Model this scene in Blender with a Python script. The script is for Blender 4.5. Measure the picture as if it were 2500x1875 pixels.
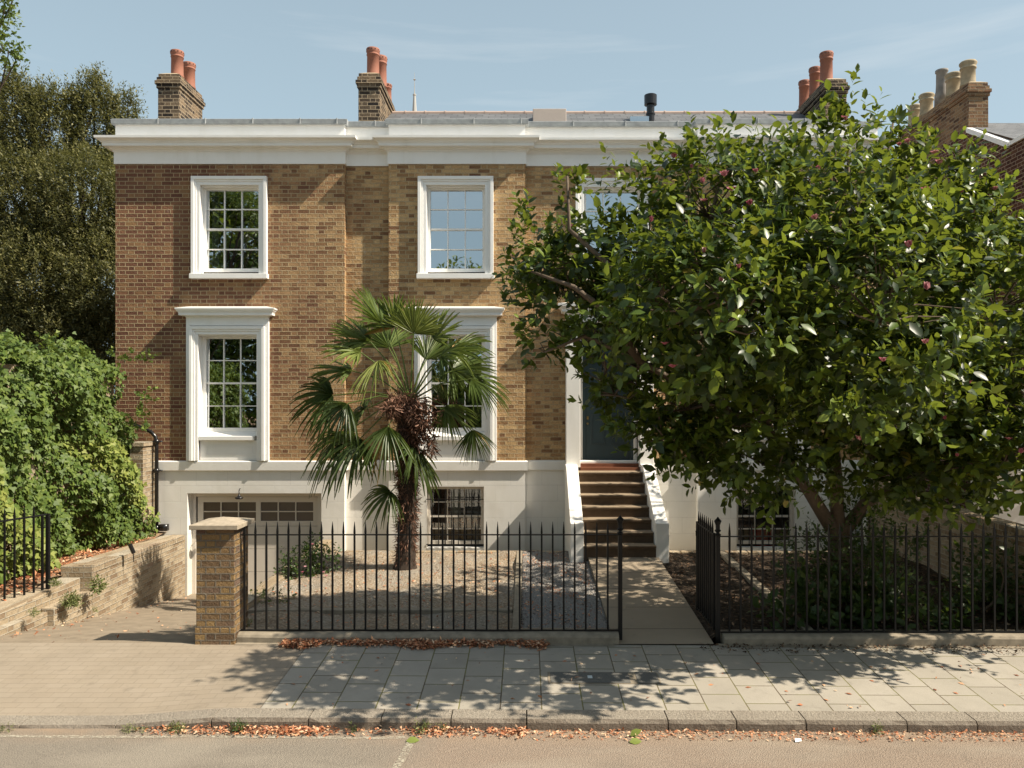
import bpy, math, random
import numpy as np
from mathutils import Vector
random.seed(7); rng = np.random.default_rng(11)
for o in list(bpy.data.objects): bpy.data.objects.remove(o)
S = bpy.context.scene; COL = S.collection
# ------------------------------------------------------------------ camera, world, sun, exposure
FPX, VX, HY, CH = 1871.0, 1285.0, 985.0, 2.81      # focal length in px of a 2500 px frame, vanishing point, camera height
cd = bpy.data.cameras.new('camera'); cam = bpy.data.objects.new('camera', cd); COL.objects.link(cam)
cam.location = (0, 0, CH); cam.rotation_euler = (math.radians(90), 0, 0)
cd.sensor_width = 36; cd.lens = 36 * FPX / 2500
cd.shift_x = -(VX - 1250) / 2500; cd.shift_y = (HY - 937.5) / 2500
cd.clip_start = 0.1; cd.clip_end = 3000; S.camera = cam
SUN = Vector((4.1, -1.0, 4.5)).normalized()
EL = math.asin(SUN.z); AZ = math.atan2(SUN.x, SUN.y)
ld = bpy.data.lights.new('sun', 'SUN'); ld.energy = 5.0; ld.angle = math.radians(0.55); ld.color = (1.0, 0.90, 0.75)
lo = bpy.data.objects.new('sun', ld); COL.objects.link(lo); lo.location = (20, -5, 25)
lo.rotation_euler = SUN.to_track_quat('Z', 'Y').to_euler()
W = bpy.data.worlds.new('World'); S.world = W; W.use_nodes = True
nt = W.node_tree; nt.nodes.clear()
def WN(t, **k):
    n = nt.nodes.new(t)
    for a, b in k.items(): setattr(n, a, b)
    return n
sky = WN('ShaderNodeTexSky', sky_type='NISHITA', sun_disc=False, sun_elevation=EL, sun_rotation=AZ, air_density=1.0, dust_density=2.2, ozone_density=1.2)
bg = WN('ShaderNodeBackground'); bg.inputs[1].default_value = 0.08
wo = WN('ShaderNodeOutputWorld'); tc = WN('ShaderNodeTexCoord'); mp = WN('ShaderNodeMapping')
mp.inputs['Rotation'].default_value = (0, math.radians(-14), 0); mp.inputs['Scale'].default_value = (1.1, 1.1, 13)
cn = WN('ShaderNodeTexNoise'); cn.inputs['Scale'].default_value = 1.7; cn.inputs['Detail'].default_value = 7; cn.inputs['Roughness'].default_value = .55
cr = WN('ShaderNodeMapRange'); cr.inputs[1].default_value = .54; cr.inputs[2].default_value = .85; cr.inputs[3].default_value = 0; cr.inputs[4].default_value = .45
hs = WN('ShaderNodeHueSaturation'); hs.inputs['Saturation'].default_value = .66; hs.inputs['Value'].default_value = 1.0
mx = WN('ShaderNodeMix', data_type='RGBA'); mx.inputs[7].default_value = (6.6, 6.9, 7.0, 1)
L = nt.links.new
L(tc.outputs['Generated'], mp.inputs[0]); L(mp.outputs[0], cn.inputs['Vector']); L(cn.outputs[0], cr.inputs[0])
sz = WN('ShaderNodeSeparateXYZ'); L(tc.outputs['Generated'], sz.inputs[0])
hz = WN('ShaderNodeMapRange'); L(sz.outputs[2], hz.inputs[0]); hz.inputs[1].default_value = 0; hz.inputs[2].default_value = .9; hz.inputs[3].default_value = .88; hz.inputs[4].default_value = .2
hm_ = WN('ShaderNodeMix', data_type='RGBA'); hm_.inputs[7].default_value = (3.95, 5.35, 6.05, 1); L(hz.outputs[0], hm_.inputs[0]); L(hs.outputs[0], hm_.inputs[6])
L(sky.outputs[0], hs.inputs['Color']); L(hm_.outputs[2], mx.inputs[6]); L(cr.outputs[0], mx.inputs[0])
L(mx.outputs[2], bg.inputs[0]); L(bg.outputs[0], wo.inputs[0])
S.view_settings.view_transform = 'Standard'; S.view_settings.look = 'None'; S.view_settings.gamma = 1
S.view_settings.exposure = 0.72
S.cycles.max_bounces = 8; S.cycles.transparent_max_bounces = 12

def P(px, py, D):                       # a point of the place seen at (px, py) of the photo, D metres away
    s = FPX / D
    return Vector(((px - VX) / s, D, CH - (py - HY) / s))
# ------------------------------------------------------------------ mesh helpers
class MB:
    def __init__(s): s.v = []; s.f = []; s.sm = False
    def add(s, vs, fs):
        n = len(s.v); s.v += [tuple(p) for p in vs]; s.f += [tuple(i + n for i in f) for f in fs]; return s
    def box(s, x0, x1, y0, y1, z0, z1):
        return s.add([(x0,y0,z0),(x1,y0,z0),(x1,y1,z0),(x0,y1,z0),(x0,y0,z1),(x1,y0,z1),(x1,y1,z1),(x0,y1,z1)],
                     [(0,3,2,1),(4,5,6,7),(0,1,5,4),(1,2,6,5),(2,3,7,6),(3,0,4,7)])
    def quad(s, a, b, c, d): return s.add([a, b, c, d], [(0,1,2,3)])
    def hexa(s, b, t):                  # 4 bottom points, 4 top points, counter-clockwise from above
        return s.add(list(b)+list(t), [(0,3,2,1),(4,5,6,7),(0,1,5,4),(1,2,6,5),(2,3,7,6),(3,0,4,7)])
    def tube(s, pts, rad, n=8, cap=True):
        pts = [Vector(p) for p in pts]; rad = rad if isinstance(rad, (list, tuple)) else [rad]*len(pts)
        base = len(s.v); up = None
        for i, p in enumerate(pts):
            d = (pts[min(i+1, len(pts)-1)] - pts[max(i-1, 0)]).normalized()
            if up is None: up = Vector((0,1,0)) if abs(d.y) < .9 else Vector((1,0,0))
            a = d.cross(up).normalized(); b = d.cross(a).normalized(); up = -b if False else up
            for k in range(n):
                t = 2*math.pi*k/n; s.v.append(tuple(p + (a*math.cos(t) + b*math.sin(t))*rad[i]))
        for i in range(len(pts)-1):
            for k in range(n):
                k2 = (k+1) % n
                s.f.append((base+i*n+k, base+i*n+k2, base+(i+1)*n+k2, base+(i+1)*n+k))
        if cap:
            s.f.append(tuple(base+k for k in range(n))[::-1]); s.f.append(tuple(base+(len(pts)-1)*n+k for k in range(n)))
        return s
    def lathe(s, cx, cy, prof, n=20):
        base = len(s.v)
        for r, z in prof:
            for k in range(n):
                t = 2*math.pi*k/n; s.v.append((cx+r*math.cos(t), cy+r*math.sin(t), z))
        for i in range(len(prof)-1):
            for k in range(n):
                k2 = (k+1) % n; s.f.append((base+i*n+k, base+i*n+k2, base+(i+1)*n+k2, base+(i+1)*n+k))
        s.f.append(tuple(base+k for k in range(n))[::-1]); s.f.append(tuple(base+(len(prof)-1)*n+k for k in range(n)))
        return s
    def build(s, name, mat, parent=None, bevel=0, smooth=False, wl=None):
        me = bpy.data.meshes.new(name)
        if parent is not None: o0 = wloc(parent)
        else:
            a = np.array(s.v); o0 = Vector(((a[:,0].min()+a[:,0].max())/2, (a[:,1].min()+a[:,1].max())/2, a[:,2].min()))
        me.from_pydata([(p[0]-o0.x, p[1]-o0.y, p[2]-o0.z) for p in s.v], [], s.f)
        if smooth: me.polygons.foreach_set('use_smooth', [True]*len(me.polygons))
        me.materials.append(mat); me.update()
        o = bpy.data.objects.new(name, me); COL.objects.link(o)
        if parent is not None: o.parent = parent
        else: o.location = o0
        o['_w'] = list(o0) if parent is None else list(wloc(parent))
        if bevel:
            m = o.modifiers.new('bevel', 'BEVEL'); m.width = bevel; m.segments = 2; m.limit_method = 'ANGLE'; m.harden_normals = False
        return o
def wloc(o):
    p = Vector((0,0,0))
    while o is not None: p += o.location; o = o.parent
    return p
def tag(o, label, cat, group=None):
    o['label'] = label; o['category'] = cat
    if group: o['group'] = group
    return o
def struct(o): o['kind'] = 'structure'; return o
def thing(name, loc, label, cat, group=None):
    e = bpy.data.objects.new(name, None); COL.objects.link(e); e.location = loc; e.empty_display_size = .2
    return tag(e, label, cat, group)
def copy_part(o, parent, dx=(0,0,0), name=None):
    c = o.copy(); COL.objects.link(c); c.parent = parent; c.location = Vector(o.location) + Vector(dx); return c
def sweep(path, prof):
    m = MB(); n = len(path); rows = []
    for p, z in prof:
        row = []
        for i, (x, y) in enumerate(path):
            ns = []
            if i > 0: a = Vector((x-path[i-1][0], y-path[i-1][1])).normalized(); ns.append(Vector((a.y, -a.x)))
            if i < n-1: a = Vector((path[i+1][0]-x, path[i+1][1]-y)).normalized(); ns.append(Vector((a.y, -a.x)))
            if len(ns) == 2 and abs(ns[0].dot(ns[1])) < .99: o = ns[0] + ns[1]
            else: o = ns[0]
            row.append((x + o.x*p, y + o.y*p, z))
        rows.append(row)
    for r in rows: m.v += r
    for j in range(len(prof)-1):
        for i in range(n-1):
            m.f.append((j*n+i, j*n+i+1, (j+1)*n+i+1, (j+1)*n+i))
    return m
def wall_xz(m, Y, x0, x1, z0, z1, ops, d):       # a wall facing the street with openings and their reveals
    xs = sorted({x0, x1, *[a for o in ops for a in o[:2]]}); zs = sorted({z0, z1, *[a for o in ops for a in o[2:]]})
    xs = [x for x in xs if x0 <= x <= x1]; zs = [z for z in zs if z0 <= z <= z1]
    for a, b in zip(xs, xs[1:]):
        for c, e in zip(zs, zs[1:]):
            mx_, mz_ = (a+b)/2, (c+e)/2
            if not any(o[0] < mx_ < o[1] and o[2] < mz_ < o[3] for o in ops): m.quad((a,Y,c),(b,Y,c),(b,Y,e),(a,Y,e))
    for a, b, c, e in ops:
        m.quad((a,Y,c),(a,Y,e),(a,Y+d,e),(a,Y+d,c)); m.quad((b,Y,e),(b,Y,c),(b,Y+d,c),(b,Y+d,e))
        m.quad((a,Y,e),(b,Y,e),(b,Y+d,e),(a,Y+d,e)); m.quad((b,Y,c),(a,Y,c),(a,Y+d,c),(b,Y+d,c))
    return m
# ------------------------------------------------------------------ materials
def mat(name):
    m = bpy.data.materials.new(name); m.use_nodes = True; n = m.node_tree; n.nodes.clear()
    class G: pass
    g = G(); g.m = m; g.t = n
    def N(t, **k):
        x = n.nodes.new(t)
        for a, b in k.items(): setattr(x, a, b)
        return x
    g.N = N; g.L = n.links.new
    g.p = N('ShaderNodeBsdfPrincipled'); g.o = N('ShaderNodeOutputMaterial'); g.L(g.p.outputs[0], g.o.inputs[0])
    def noise(scale, detail=5, vec=None, rough=.55):
        x = N('ShaderNodeTexNoise'); x.inputs['Scale'].default_value = scale; x.inputs['Detail'].default_value = detail; x.inputs['Roughness'].default_value = rough
        g.L(vec if vec is not None else pos(), x.inputs['Vector']); return x.outputs[0]
    def pos():
        if not hasattr(g, 'geo'): g.geo = N('ShaderNodeNewGeometry')
        return g.geo.outputs['Position']
    def scaled(sx, sy, sz, rot=(0,0,0)):
        x = N('ShaderNodeMapping'); x.inputs['Scale'].default_value = (sx, sy, sz); x.inputs['Rotation'].default_value = rot; g.L(pos(), x.inputs[0]); return x.outputs[0]
    def rng_(v, a, b, c, d):
        x = N('ShaderNodeMapRange'); g.L(v, x.inputs[0])
        for i, q in enumerate((a, b, c, d)): x.inputs[i+1].default_value = q
        return x.outputs[0]
    def ramp(v, stops, interp='LINEAR'):
        x = N('ShaderNodeValToRGB'); x.color_ramp.interpolation = interp; g.L(v, x.inputs[0]); e = x.color_ramp.elements
        while len(e) < len(stops): e.new(.5)
        for q, (p_, c_) in zip(e, stops): q.position = p_; q.color = (*c_, 1)
        return x.outputs[0]
    def mix(f, a, b, bt='MIX'):
        x = N('ShaderNodeMix', data_type='RGBA', blend_type=bt)
        for s_, v in ((0, f), (6, a), (7, b)):
            if isinstance(v, (int, float)): x.inputs[s_].default_value = v
            elif isinstance(v, tuple): x.inputs[s_].default_value = (*v, 1)
            else: g.L(v, x.inputs[s_])
        return x.outputs[2]
    def math_(op, a, b=0.0, c=None):
        x = N('ShaderNodeMath', operation=op)
        for i, v in enumerate((a, b) if c is None else (a, b, c)):
            if isinstance(v, (int, float)): x.inputs[i].default_value = v
            else: g.L(v, x.inputs[i])
        return x.outputs[0]
    def bump(h, strength=.5, dist=.01, prev=None):
        x = N('ShaderNodeBump'); x.inputs['Strength'].default_value = strength; x.inputs['Distance'].default_value = dist; g.L(h, x.inputs['Height'])
        if prev is not None: g.L(prev, x.inputs['Normal'])
        return x.outputs[0]
    g.noise, g.pos, g.scaled, g.rng, g.ramp, g.mix, g.math, g.bump = noise, pos, scaled, rng_, ramp, mix, math_, bump
    def out(col=None, rough=.8, spec=.3, nrm=None, metal=0):
        if col is not None:
            if isinstance(col, tuple): g.p.inputs['Base Color'].default_value = (*col, 1)
            else: g.L(col, g.p.inputs['Base Color'])
        if isinstance(rough, (int, float)): g.p.inputs['Roughness'].default_value = rough
        else: g.L(rough, g.p.inputs['Roughness'])
        g.p.inputs['Specular IOR Level'].default_value = spec; g.p.inputs['Metallic'].default_value = metal
        if nrm is not None: g.L(nrm, g.p.inputs['Normal'])
        return m
    g.out = out; return g
def wallvec(g):                          # (horizontal run, height) for walls facing either way
    g.pos(); sx = g.N('ShaderNodeSeparateXYZ'); g.L(g.geo.outputs['Position'], sx.inputs[0])
    sn = g.N('ShaderNodeSeparateXYZ'); g.L(g.geo.outputs['True Normal'], sn.inputs[0])
    st = g.math('GREATER_THAN', g.math('ABSOLUTE', sn.outputs[0]), .7)
    u = g.math('ADD', g.math('MULTIPLY', sx.outputs[0], g.math('SUBTRACT', 1.0, st)), g.math('MULTIPLY', sx.outputs[1], st))
    c = g.N('ShaderNodeCombineXYZ'); g.L(u, c.inputs[0]); g.L(sx.outputs[2], c.inputs[1]); return c.outputs[0], sx
def brickmat(name, stopsA, stopsB=None, mortar=(.40,.30,.18), mixx=None, bw=.345, rh=.0775, msz=.0085, bd=.016, zoff=0.0, wob=.006, dirt=.5):
    g = mat(name); v, sx = wallvec(g)
    wn = g.N('ShaderNodeTexNoise'); wn.inputs['Scale'].default_value = 7; g.L(v, wn.inputs['Vector'])
    ws = g.N('ShaderNodeVectorMath', operation='MULTIPLY_ADD'); g.L(wn.outputs['Color'], ws.inputs[0]); ws.inputs[1].default_value = (wob, wob*1.2, 0); g.L(v, ws.inputs[2])
    if zoff:
        z2 = g.N('ShaderNodeVectorMath', operation='ADD'); g.L(ws.outputs[0], z2.inputs[0]); z2.inputs[1].default_value = (0, zoff, 0); vv = z2.outputs[0]
    else: vv = ws.outputs[0]
    sh = g.N('ShaderNodeVectorMath', operation='ADD'); g.L(vv, sh.inputs[0]); sh.inputs[1].default_value = (-bw/3, 0, 0)
    def br(vec, msize, ms):
        b = g.N('ShaderNodeTexBrick'); g.L(vec, b.inputs['Vector']); b.offset = .5
        b.inputs['Color1'].default_value = (0,0,0,1); b.inputs['Color2'].default_value = (1,1,1,1); b.inputs['Mortar'].default_value = (0,0,0,1)
        b.inputs['Scale'].default_value = 1; b.inputs['Mortar Size'].default_value = msize; b.inputs['Mortar Smooth'].default_value = ms
        b.inputs['Brick Width'].default_value = bw; b.inputs['Row Height'].default_value = rh; return b
    A1, A2 = br(vv, msz, .15), br(sh.outputs[0], msz, .15); B1, B2 = br(vv, msz*1.15, .55), br(sh.outputs[0], msz*1.15, .55)
    fac = g.math('MAXIMUM', A1.outputs['Fac'], A2.outputs['Fac']); fac2 = g.math('MAXIMUM', B1.outputs['Fac'], B2.outputs['Fac'])
    rnd = g.math('FRACT', g.math('ADD', g.math('MULTIPLY', A1.outputs['Color'], 3.71), g.math('MULTIPLY', A2.outputs['Color'], 5.37)))
    big = g.noise(1.1, 3); tone = g.math('ADD', g.math('MULTIPLY', rnd, .8), g.math('MULTIPLY', g.math('SUBTRACT', big, .4), .5))
    ca = g.ramp(tone, stopsA)
    if stopsB:
        cb = g.ramp(tone, stopsB)
        f = g.rng(g.math('ADD', sx.outputs[0], g.math('MULTIPLY', g.math('SUBTRACT', g.noise(1.6, 4), .5), 5.0)), mixx[0], mixx[1], 0, 1)
        ca = g.mix(f, ca, cb)
    fine = g.noise(45, 6); ca = g.mix(g.rng(fine, .35, .7, .0, .45), ca, g.mix(1.0, ca, (.45,.40,.36), 'MULTIPLY'))
    if stopsB: mortar = g.mix(f, tuple(c*.8 for c in mortar), mortar); mdark = g.mix(1.0, mortar, (.6,.6,.6), 'MULTIPLY')
    else: mdark = tuple(c*.62 for c in mortar)
    mo = g.mix(g.noise(9, 4), mortar, mdark)
    col = g.mix(fac, ca, mo)
    col = g.mix(g.rng(g.noise(.55, 5), .50, .72, 0, dirt), col, g.mix(1.0, col, (.55,.50,.45), 'MULTIPLY'))
    col = g.mix(g.rng(g.noise(1, 6, g.scaled(2.6, 2.6, .35)), .54, .76, 0, .5), col, g.mix(1.0, col, (.50,.46,.42), 'MULTIPLY'))
    col = g.mix(g.rng(g.noise(5, 5), .66, .76, 0, .35), col, (.62,.55,.45))
    h = g.math('ADD', g.math('MULTIPLY', fac2, 1.0), g.math('MULTIPLY', g.noise(26, 6, rough=.7), 1.4))
    h = g.math('ADD', h, g.math('MULTIPLY', rnd, .5))
    return g.out(col, .92, .15, g.bump(h, 1.0, bd))
YEL = [(.0,(.20,.105,.06)),(.2,(.37,.225,.11)),(.5,(.52,.335,.165)),(.75,(.64,.44,.225)),(.9,(.46,.26,.13)),(1,(.28,.12,.075))]
RED = [(.0,(.16,.075,.05)),(.3,(.215,.105,.065)),(.6,(.27,.14,.08)),(.85,(.34,.20,.10)),(1,(.17,.08,.055))]
M = {}
M['brick'] = brickmat('stock_brick', RED, YEL, mortar=(.66,.50,.30), mixx=(-5.9,-2.5))
M['brick_pier'] = brickmat('pier_brick', [(.0,(.14,.095,.07)),(.25,(.34,.22,.11)),(.5,(.44,.29,.13)),(.75,(.27,.18,.12)),(.9,(.20,.14,.11)),(1,(.30,.13,.09))], mortar=(.33,.27,.20), bd=.045, bw=.34, zoff=.03, msz=.010)
M['brick_dark'] = brickmat('sooty_brick', [(.0,(.035,.03,.027)),(.4,(.10,.075,.055)),(.7,(.20,.15,.10)),(1,(.26,.18,.11))], mortar=(.48,.38,.26), bd=.014)
M['brick_stack'] = brickmat('weathered_brick', [(.0,(.09,.05,.035)),(.3,(.22,.13,.075)),(.6,(.34,.22,.12)),(.85,(.26,.14,.08)),(1,(.12,.07,.05))], mortar=(.40,.32,.22), bd=.014)
M['brick_neigh'] = brickmat('brown_brick', [(.0,(.06,.028,.022)),(.4,(.10,.045,.033)),(.8,(.16,.08,.05)),(1,(.09,.05,.045))], mortar=(.42,.32,.24), bd=.008)
M['brick_wall'] = brickmat('garden_wall_brick', [(.0,(.24,.17,.11)),(.4,(.38,.30,.20)),(.8,(.46,.38,.27)),(1,(.32,.19,.14))], mortar=(.50,.44,.34), bd=.016, dirt=.7)
def paint(name, c, r=.45, ashlar=False, soil=.25):
    g = mat(name); n1 = g.noise(3, 5); col = g.mix(g.rng(n1, .45, .8, 0, soil), c, tuple(x*y for x, y in zip(c, (.78,.75,.68))))
    col = g.mix(g.rng(g.noise(1, 6, g.scaled(3.5, 3.5, .6)), .56, .8, 0, soil*1.1), col, tuple(x*y for x, y in zip(c, (.70,.68,.60))))
    col = g.mix(g.rng(g.noise(38, 4), .68, .74, 0, soil*.9), col, tuple(x*.6 for x in c))
    h = g.math('ADD', g.math('MULTIPLY', g.noise(20, 4), .25), g.math('MULTIPLY', g.noise(2.2, 3), 1.2))
    if ashlar:
        v, sx = wallvec(g); b = g.N('ShaderNodeTexBrick'); g.L(v, b.inputs['Vector']); b.inputs['Scale'].default_value = 1
        b.inputs['Brick Width'].default_value = .6; b.inputs['Row Height'].default_value = .31; b.inputs['Mortar Size'].default_value = .004; b.inputs['Mortar Smooth'].default_value = .1
        h = g.math('SUBTRACT', h, b.outputs['Fac']); col = g.mix(g.math('MULTIPLY', b.outputs['Fac'], .35), col, tuple(x*.6 for x in c))
        sp = g.math('ADD', sx.outputs[2], g.math('MULTIPLY', g.noise(3, 6), .7)); col = g.mix(g.rng(sp, .75, .25, 0, .45), col, (.42,.37,.29))
        st = g.rng(g.noise(1, 5, g.scaled(1.5, 1.5, .5)), .5, .8, 0, .3); col = g.mix(st, col, tuple(x*y for x, y in zip(c, (.74,.70,.62))))
    return g.out(col, r, .35, g.bump(h, .6, .006))
M['white'] = paint('white_gloss_paint', (.86,.85,.82), .4)
M['render'] = paint('white_masonry_paint', (.80,.775,.72), .65, True)
M['renderplain'] = paint('white_masonry_paint_plain', (.82,.80,.75), .6)
M['garage'] = paint('beige_garage_paint', (.66,.60,.52), .5, soil=.1)
def simple(name, c, rough=.6, spec=.4, metal=0, var=.3, sc=12, bd=.002):
    g = mat(name); n = g.noise(sc, 5); return g.out(g.mix(g.rng(n, .35, .75, 0, var), c, tuple(x*.55 for x in c)), rough, spec, g.bump(n, .5, bd), metal)
M['lead'] = simple('lead_sheet', (.34,.36,.365), .55, .5, 0, .7, 9, .01)
M['iron'] = simple('black_iron_paint', (.008,.008,.008), .45, .3, 0, .2, 40)
M['blackpipe'] = simple('black_pipe', (.012,.011,.011), .25, .5)
M['terra'] = simple('terracotta', (.32,.135,.09), .75, .3, 0, .35, 8)
M['buff'] = simple('buff_clay', (.40,.33,.22), .8, .3, 0, .8, 7, .004)
M['greypot'] = simple('grey_clay', (.28,.26,.235), .85, .3, 0, .8, 6, .006)
M['flaunch'] = simple('mortar_flaunching', (.50,.40,.27), .9, .2, 0, .4, 14, .006)
M['stone'] = simple('coping_stone', (.40,.335,.25), .9, .2, 0, .6, 18, .008)
M['ridge'] = simple('clay_ridge', (.48,.36,.30), .8, .3)
M['zinc'] = simple('beige_sheet', (.52,.44,.38), .6, .4, 0, .1)
M['door'] = simple('dark_teal_paint', (.030,.052,.060), .3, .5, 0, .2, 5)
M['brass'] = simple('brass', (.55,.40,.15), .3, .5, 1)
M['plinth'] = simple('worn_plinth_stone', (.30,.255,.19), .9, .2, 0, .8, 10, .012)
M['step'] = simple('brown_step_stone', (.15,.105,.070), .85, .25, 0, .6, 9, .008)
g = mat('step_stone_painted_shade'); g.pos(); sn = g.N('ShaderNodeSeparateXYZ'); g.L(g.geo.outputs['True Normal'], sn.inputs[0]); nn_ = g.noise(8, 6, rough=.65)
tr_ = g.mix(nn_, (.19,.14,.09), (.36,.28,.19)); rs_ = g.mix(nn_, (.055,.035,.022), (.14,.095,.06)); M['step'] = g.out(g.mix(g.rng(sn.outputs[2], .2, .6, 0, 1), rs_, tr_), .85, .25, g.bump(nn_, .6, .01))  # lit treads and shaded risers painted into the stone colour by face direction
M['wood'] = simple('red_wood', (.19,.07,.035), .6, .4, 0, .4, 14)
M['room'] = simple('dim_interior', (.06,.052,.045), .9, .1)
M['curtain'] = simple('curtain_cloth', (.55,.58,.52), .9, .1)
M['redcloth'] = simple('red_cloth', (.5,.03,.04), .8, .2)
M['bark'] = simple('magnolia_bark', (.15,.115,.085), .9, .2, 0, .6, 25, .01)
M['darkbark'] = simple('dark_bark', (.06,.045,.035), .95, .1, 0, .5, 25, .01)
M['spire'] = simple('pale_spire', (.42,.42,.40), .8, .2)
g = mat('slate'); v = g.scaled(1, 1, 1); b = g.N('ShaderNodeTexBrick'); g.L(v, b.inputs['Vector']); b.inputs['Scale'].default_value = 1
b.inputs['Brick Width'].default_value = .28; b.inputs['Row Height'].default_value = .19; b.inputs['Mortar Size'].default_value = .006
b.inputs['Color1'].default_value = (.095,.098,.102,1); b.inputs['Color2'].default_value = (.15,.152,.155,1); b.inputs['Mortar'].default_value = (.03,.03,.03,1)
M['slate'] = g.out(b.outputs['Color'], .6, .4, g.bump(g.math('SUBTRACT', 1.0, b.outputs['Fac']), .8, .01))
def glassmat(name, refl=.5, tint=(.55,.6,.58)):
    m = bpy.data.materials.new(name); m.use_nodes = True; n = m.node_tree; n.nodes.clear()
    o = n.nodes.new('ShaderNodeOutputMaterial'); mi = n.nodes.new('ShaderNodeMixShader'); t = n.nodes.new('ShaderNodeBsdfTransparent'); gl = n.nodes.new('ShaderNodeBsdfGlossy')
    t.inputs[0].default_value = (*tint, 1); gl.inputs['Roughness'].default_value = .012; gl.inputs[0].default_value = (.92,.97,1,1)
    ns = n.nodes.new('ShaderNodeTexNoise'); ns.inputs['Scale'].default_value = 2.2; bp = n.nodes.new('ShaderNodeBump'); bp.inputs['Strength'].default_value = .12; bp.inputs['Distance'].default_value = .01
    ge = n.nodes.new('ShaderNodeNewGeometry'); n.links.new(ge.outputs['Position'], ns.inputs['Vector']); n.links.new(ns.outputs[0], bp.inputs['Height']); n.links.new(bp.outputs[0], gl.inputs['Normal'])
    mi.inputs[0].default_value = refl; n.links.new(t.outputs[0], mi.inputs[1]); n.links.new(gl.outputs[0], mi.inputs[2]); n.links.new(mi.outputs[0], o.inputs[0]); return m
M['glass'] = glassmat('window_glass', .55); M['glass2'] = glassmat('basement_glass', .28, (.75,.75,.7))
g = mat('frosted_garage_glass'); M['frost'] = g.out(g.mix(g.noise(4, 3), (.12,.095,.075), (.085,.065,.05)), .25, .5)
# ground surfaces
g = mat('asphalt'); sx = g.N('ShaderNodeSeparateXYZ'); g.L(g.pos(), sx.inputs[0])
f1 = g.noise(90, 6, rough=.7); vo = g.N('ShaderNodeTexVoronoi'); vo.inputs['Scale'].default_value = 85; g.L(g.pos(), vo.inputs['Vector'])
base = g.mix(g.rng(g.math('ADD', sx.outputs[0], g.math('MULTIPLY', g.noise(2, 4), .8)), -1.2, -.2, 0, 1), (.205,.178,.142), (.25,.19,.142))
col = g.mix(g.rng(vo.outputs['Distance'], .1, .55, .5, 0), base, (.08,.075,.068)); col = g.mix(g.rng(f1, .45, .75, 0, .55), col, (.40,.35,.28))
col = g.mix(g.rng(g.noise(.9, 5), .5, .72, 0, .45), col, (.15,.125,.10))
vc = g.N('ShaderNodeTexVoronoi', feature='DISTANCE_TO_EDGE'); vc.inputs['Scale'].default_value = .4; vn = g.N('ShaderNodeVectorMath', operation='MULTIPLY_ADD'); nz = g.N('ShaderNodeTexNoise'); nz.inputs['Scale'].default_value = 3; g.L(g.pos(), nz.inputs['Vector']); g.L(nz.outputs['Color'], vn.inputs[0]); vn.inputs[1].default_value = (.5,.5,0); g.L(g.pos(), vn.inputs[2]); g.L(vn.outputs[0], vc.inputs['Vector'])
col = g.mix(g.rng(vc.outputs['Distance'], .003, .007, .12, 0), col, (.09,.075,.06)); col = g.mix(g.rng(g.noise(.5, 3, g.scaled(1, 3, 1)), .5, .62, 0, .35), col, (.33,.29,.23))
dust = g.rng(sx.outputs[1], 6.75, 7.1, 0, .7); col = g.mix(g.math('MULTIPLY', dust, g.rng(g.noise(4, 5), .3, .7, .2, 1)), col, (.33,.235,.155))
M['asphalt'] = g.out(col, .9, .25, g.bump(g.math('ADD', f1, vo.outputs['Distance']), 1, .006))
def joints(name, vecrot, bw, rh, msz, c1, c2, cm, zo=(0,0,0), off=.5, bumpd=.006, moss=None, speck=(.3,.27,.2)):
    g = mat(name); mp_ = g.N('ShaderNodeMapping'); g.L(g.pos(), mp_.inputs[0]); mp_.inputs['Rotation'].default_value = (0,0,vecrot); mp_.inputs['Location'].default_value = zo
    wn = g.N('ShaderNodeTexNoise'); wn.inputs['Scale'].default_value = 9; g.L(g.pos(), wn.inputs['Vector'])
    ws = g.N('ShaderNodeVectorMath', operation='MULTIPLY_ADD'); g.L(wn.outputs['Color'], ws.inputs[0]); ws.inputs[1].default_value = (.004,.004,0); g.L(mp_.outputs[0], ws.inputs[2])
    b = g.N('ShaderNodeTexBrick'); g.L(ws.outputs[0], b.inputs['Vector']); b.offset = off; b.inputs['Scale'].default_value = 1
    b.inputs['Brick Width'].default_value = bw; b.inputs['Row Height'].default_value = rh; b.inputs['Mortar Size'].default_value = msz; b.inputs['Mortar Smooth'].default_value = .2
    b.inputs['Color1'].default_value = (0,0,0,1); b.inputs['Color2'].default_value = (1,1,1,1); b.inputs['Mortar'].default_value = (0,0,0,1)
    col = g.mix(b.outputs['Color'], c1, c2); col = g.mix(g.rng(g.noise(1.7, 6, rough=.65), .4, .75, 0, .45), col, tuple(x*.66 for x in c1))
    col = g.mix(g.rng(g.noise(70, 5), .48, .75, 0, .35), col, speck)
    col = g.mix(g.rng(g.noise(6, 5), .60, .70, 0, .30), col, tuple(x*.55 for x in c1)); col = g.mix(g.rng(g.noise(17, 2), .74, .77, 0, .5), col, tuple(x*.45 for x in c1))
    mcol = g.mix(g.rng(g.noise(3.5, 4), .42, .6, 0, 1), cm, moss or cm)
    col = g.mix(b.outputs['Fac'], col, mcol)
    h = g.math('ADD', g.math('SUBTRACT', 1.0, b.outputs['Fac']), g.math('MULTIPLY', g.noise(60, 5), .25))
    h = g.math('ADD', h, g.math('MULTIPLY', b.outputs['Color'], .2))
    return g.out(col, .85, .25, g.bump(h, .9, bumpd))
M['slabs'] = joints('paving_slabs', math.radians(90), .4, .4, .0065, (.315,.285,.235), (.375,.34,.285), (.12,.095,.065), zo=(.1,.25,0), bumpd=.008, moss=(.17,.16,.06))
M['pavers'] = joints('block_paving', 0, .2, .1, .0025, (.285,.235,.175), (.30,.25,.19), (.23,.19,.14), bumpd=.002)
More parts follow.
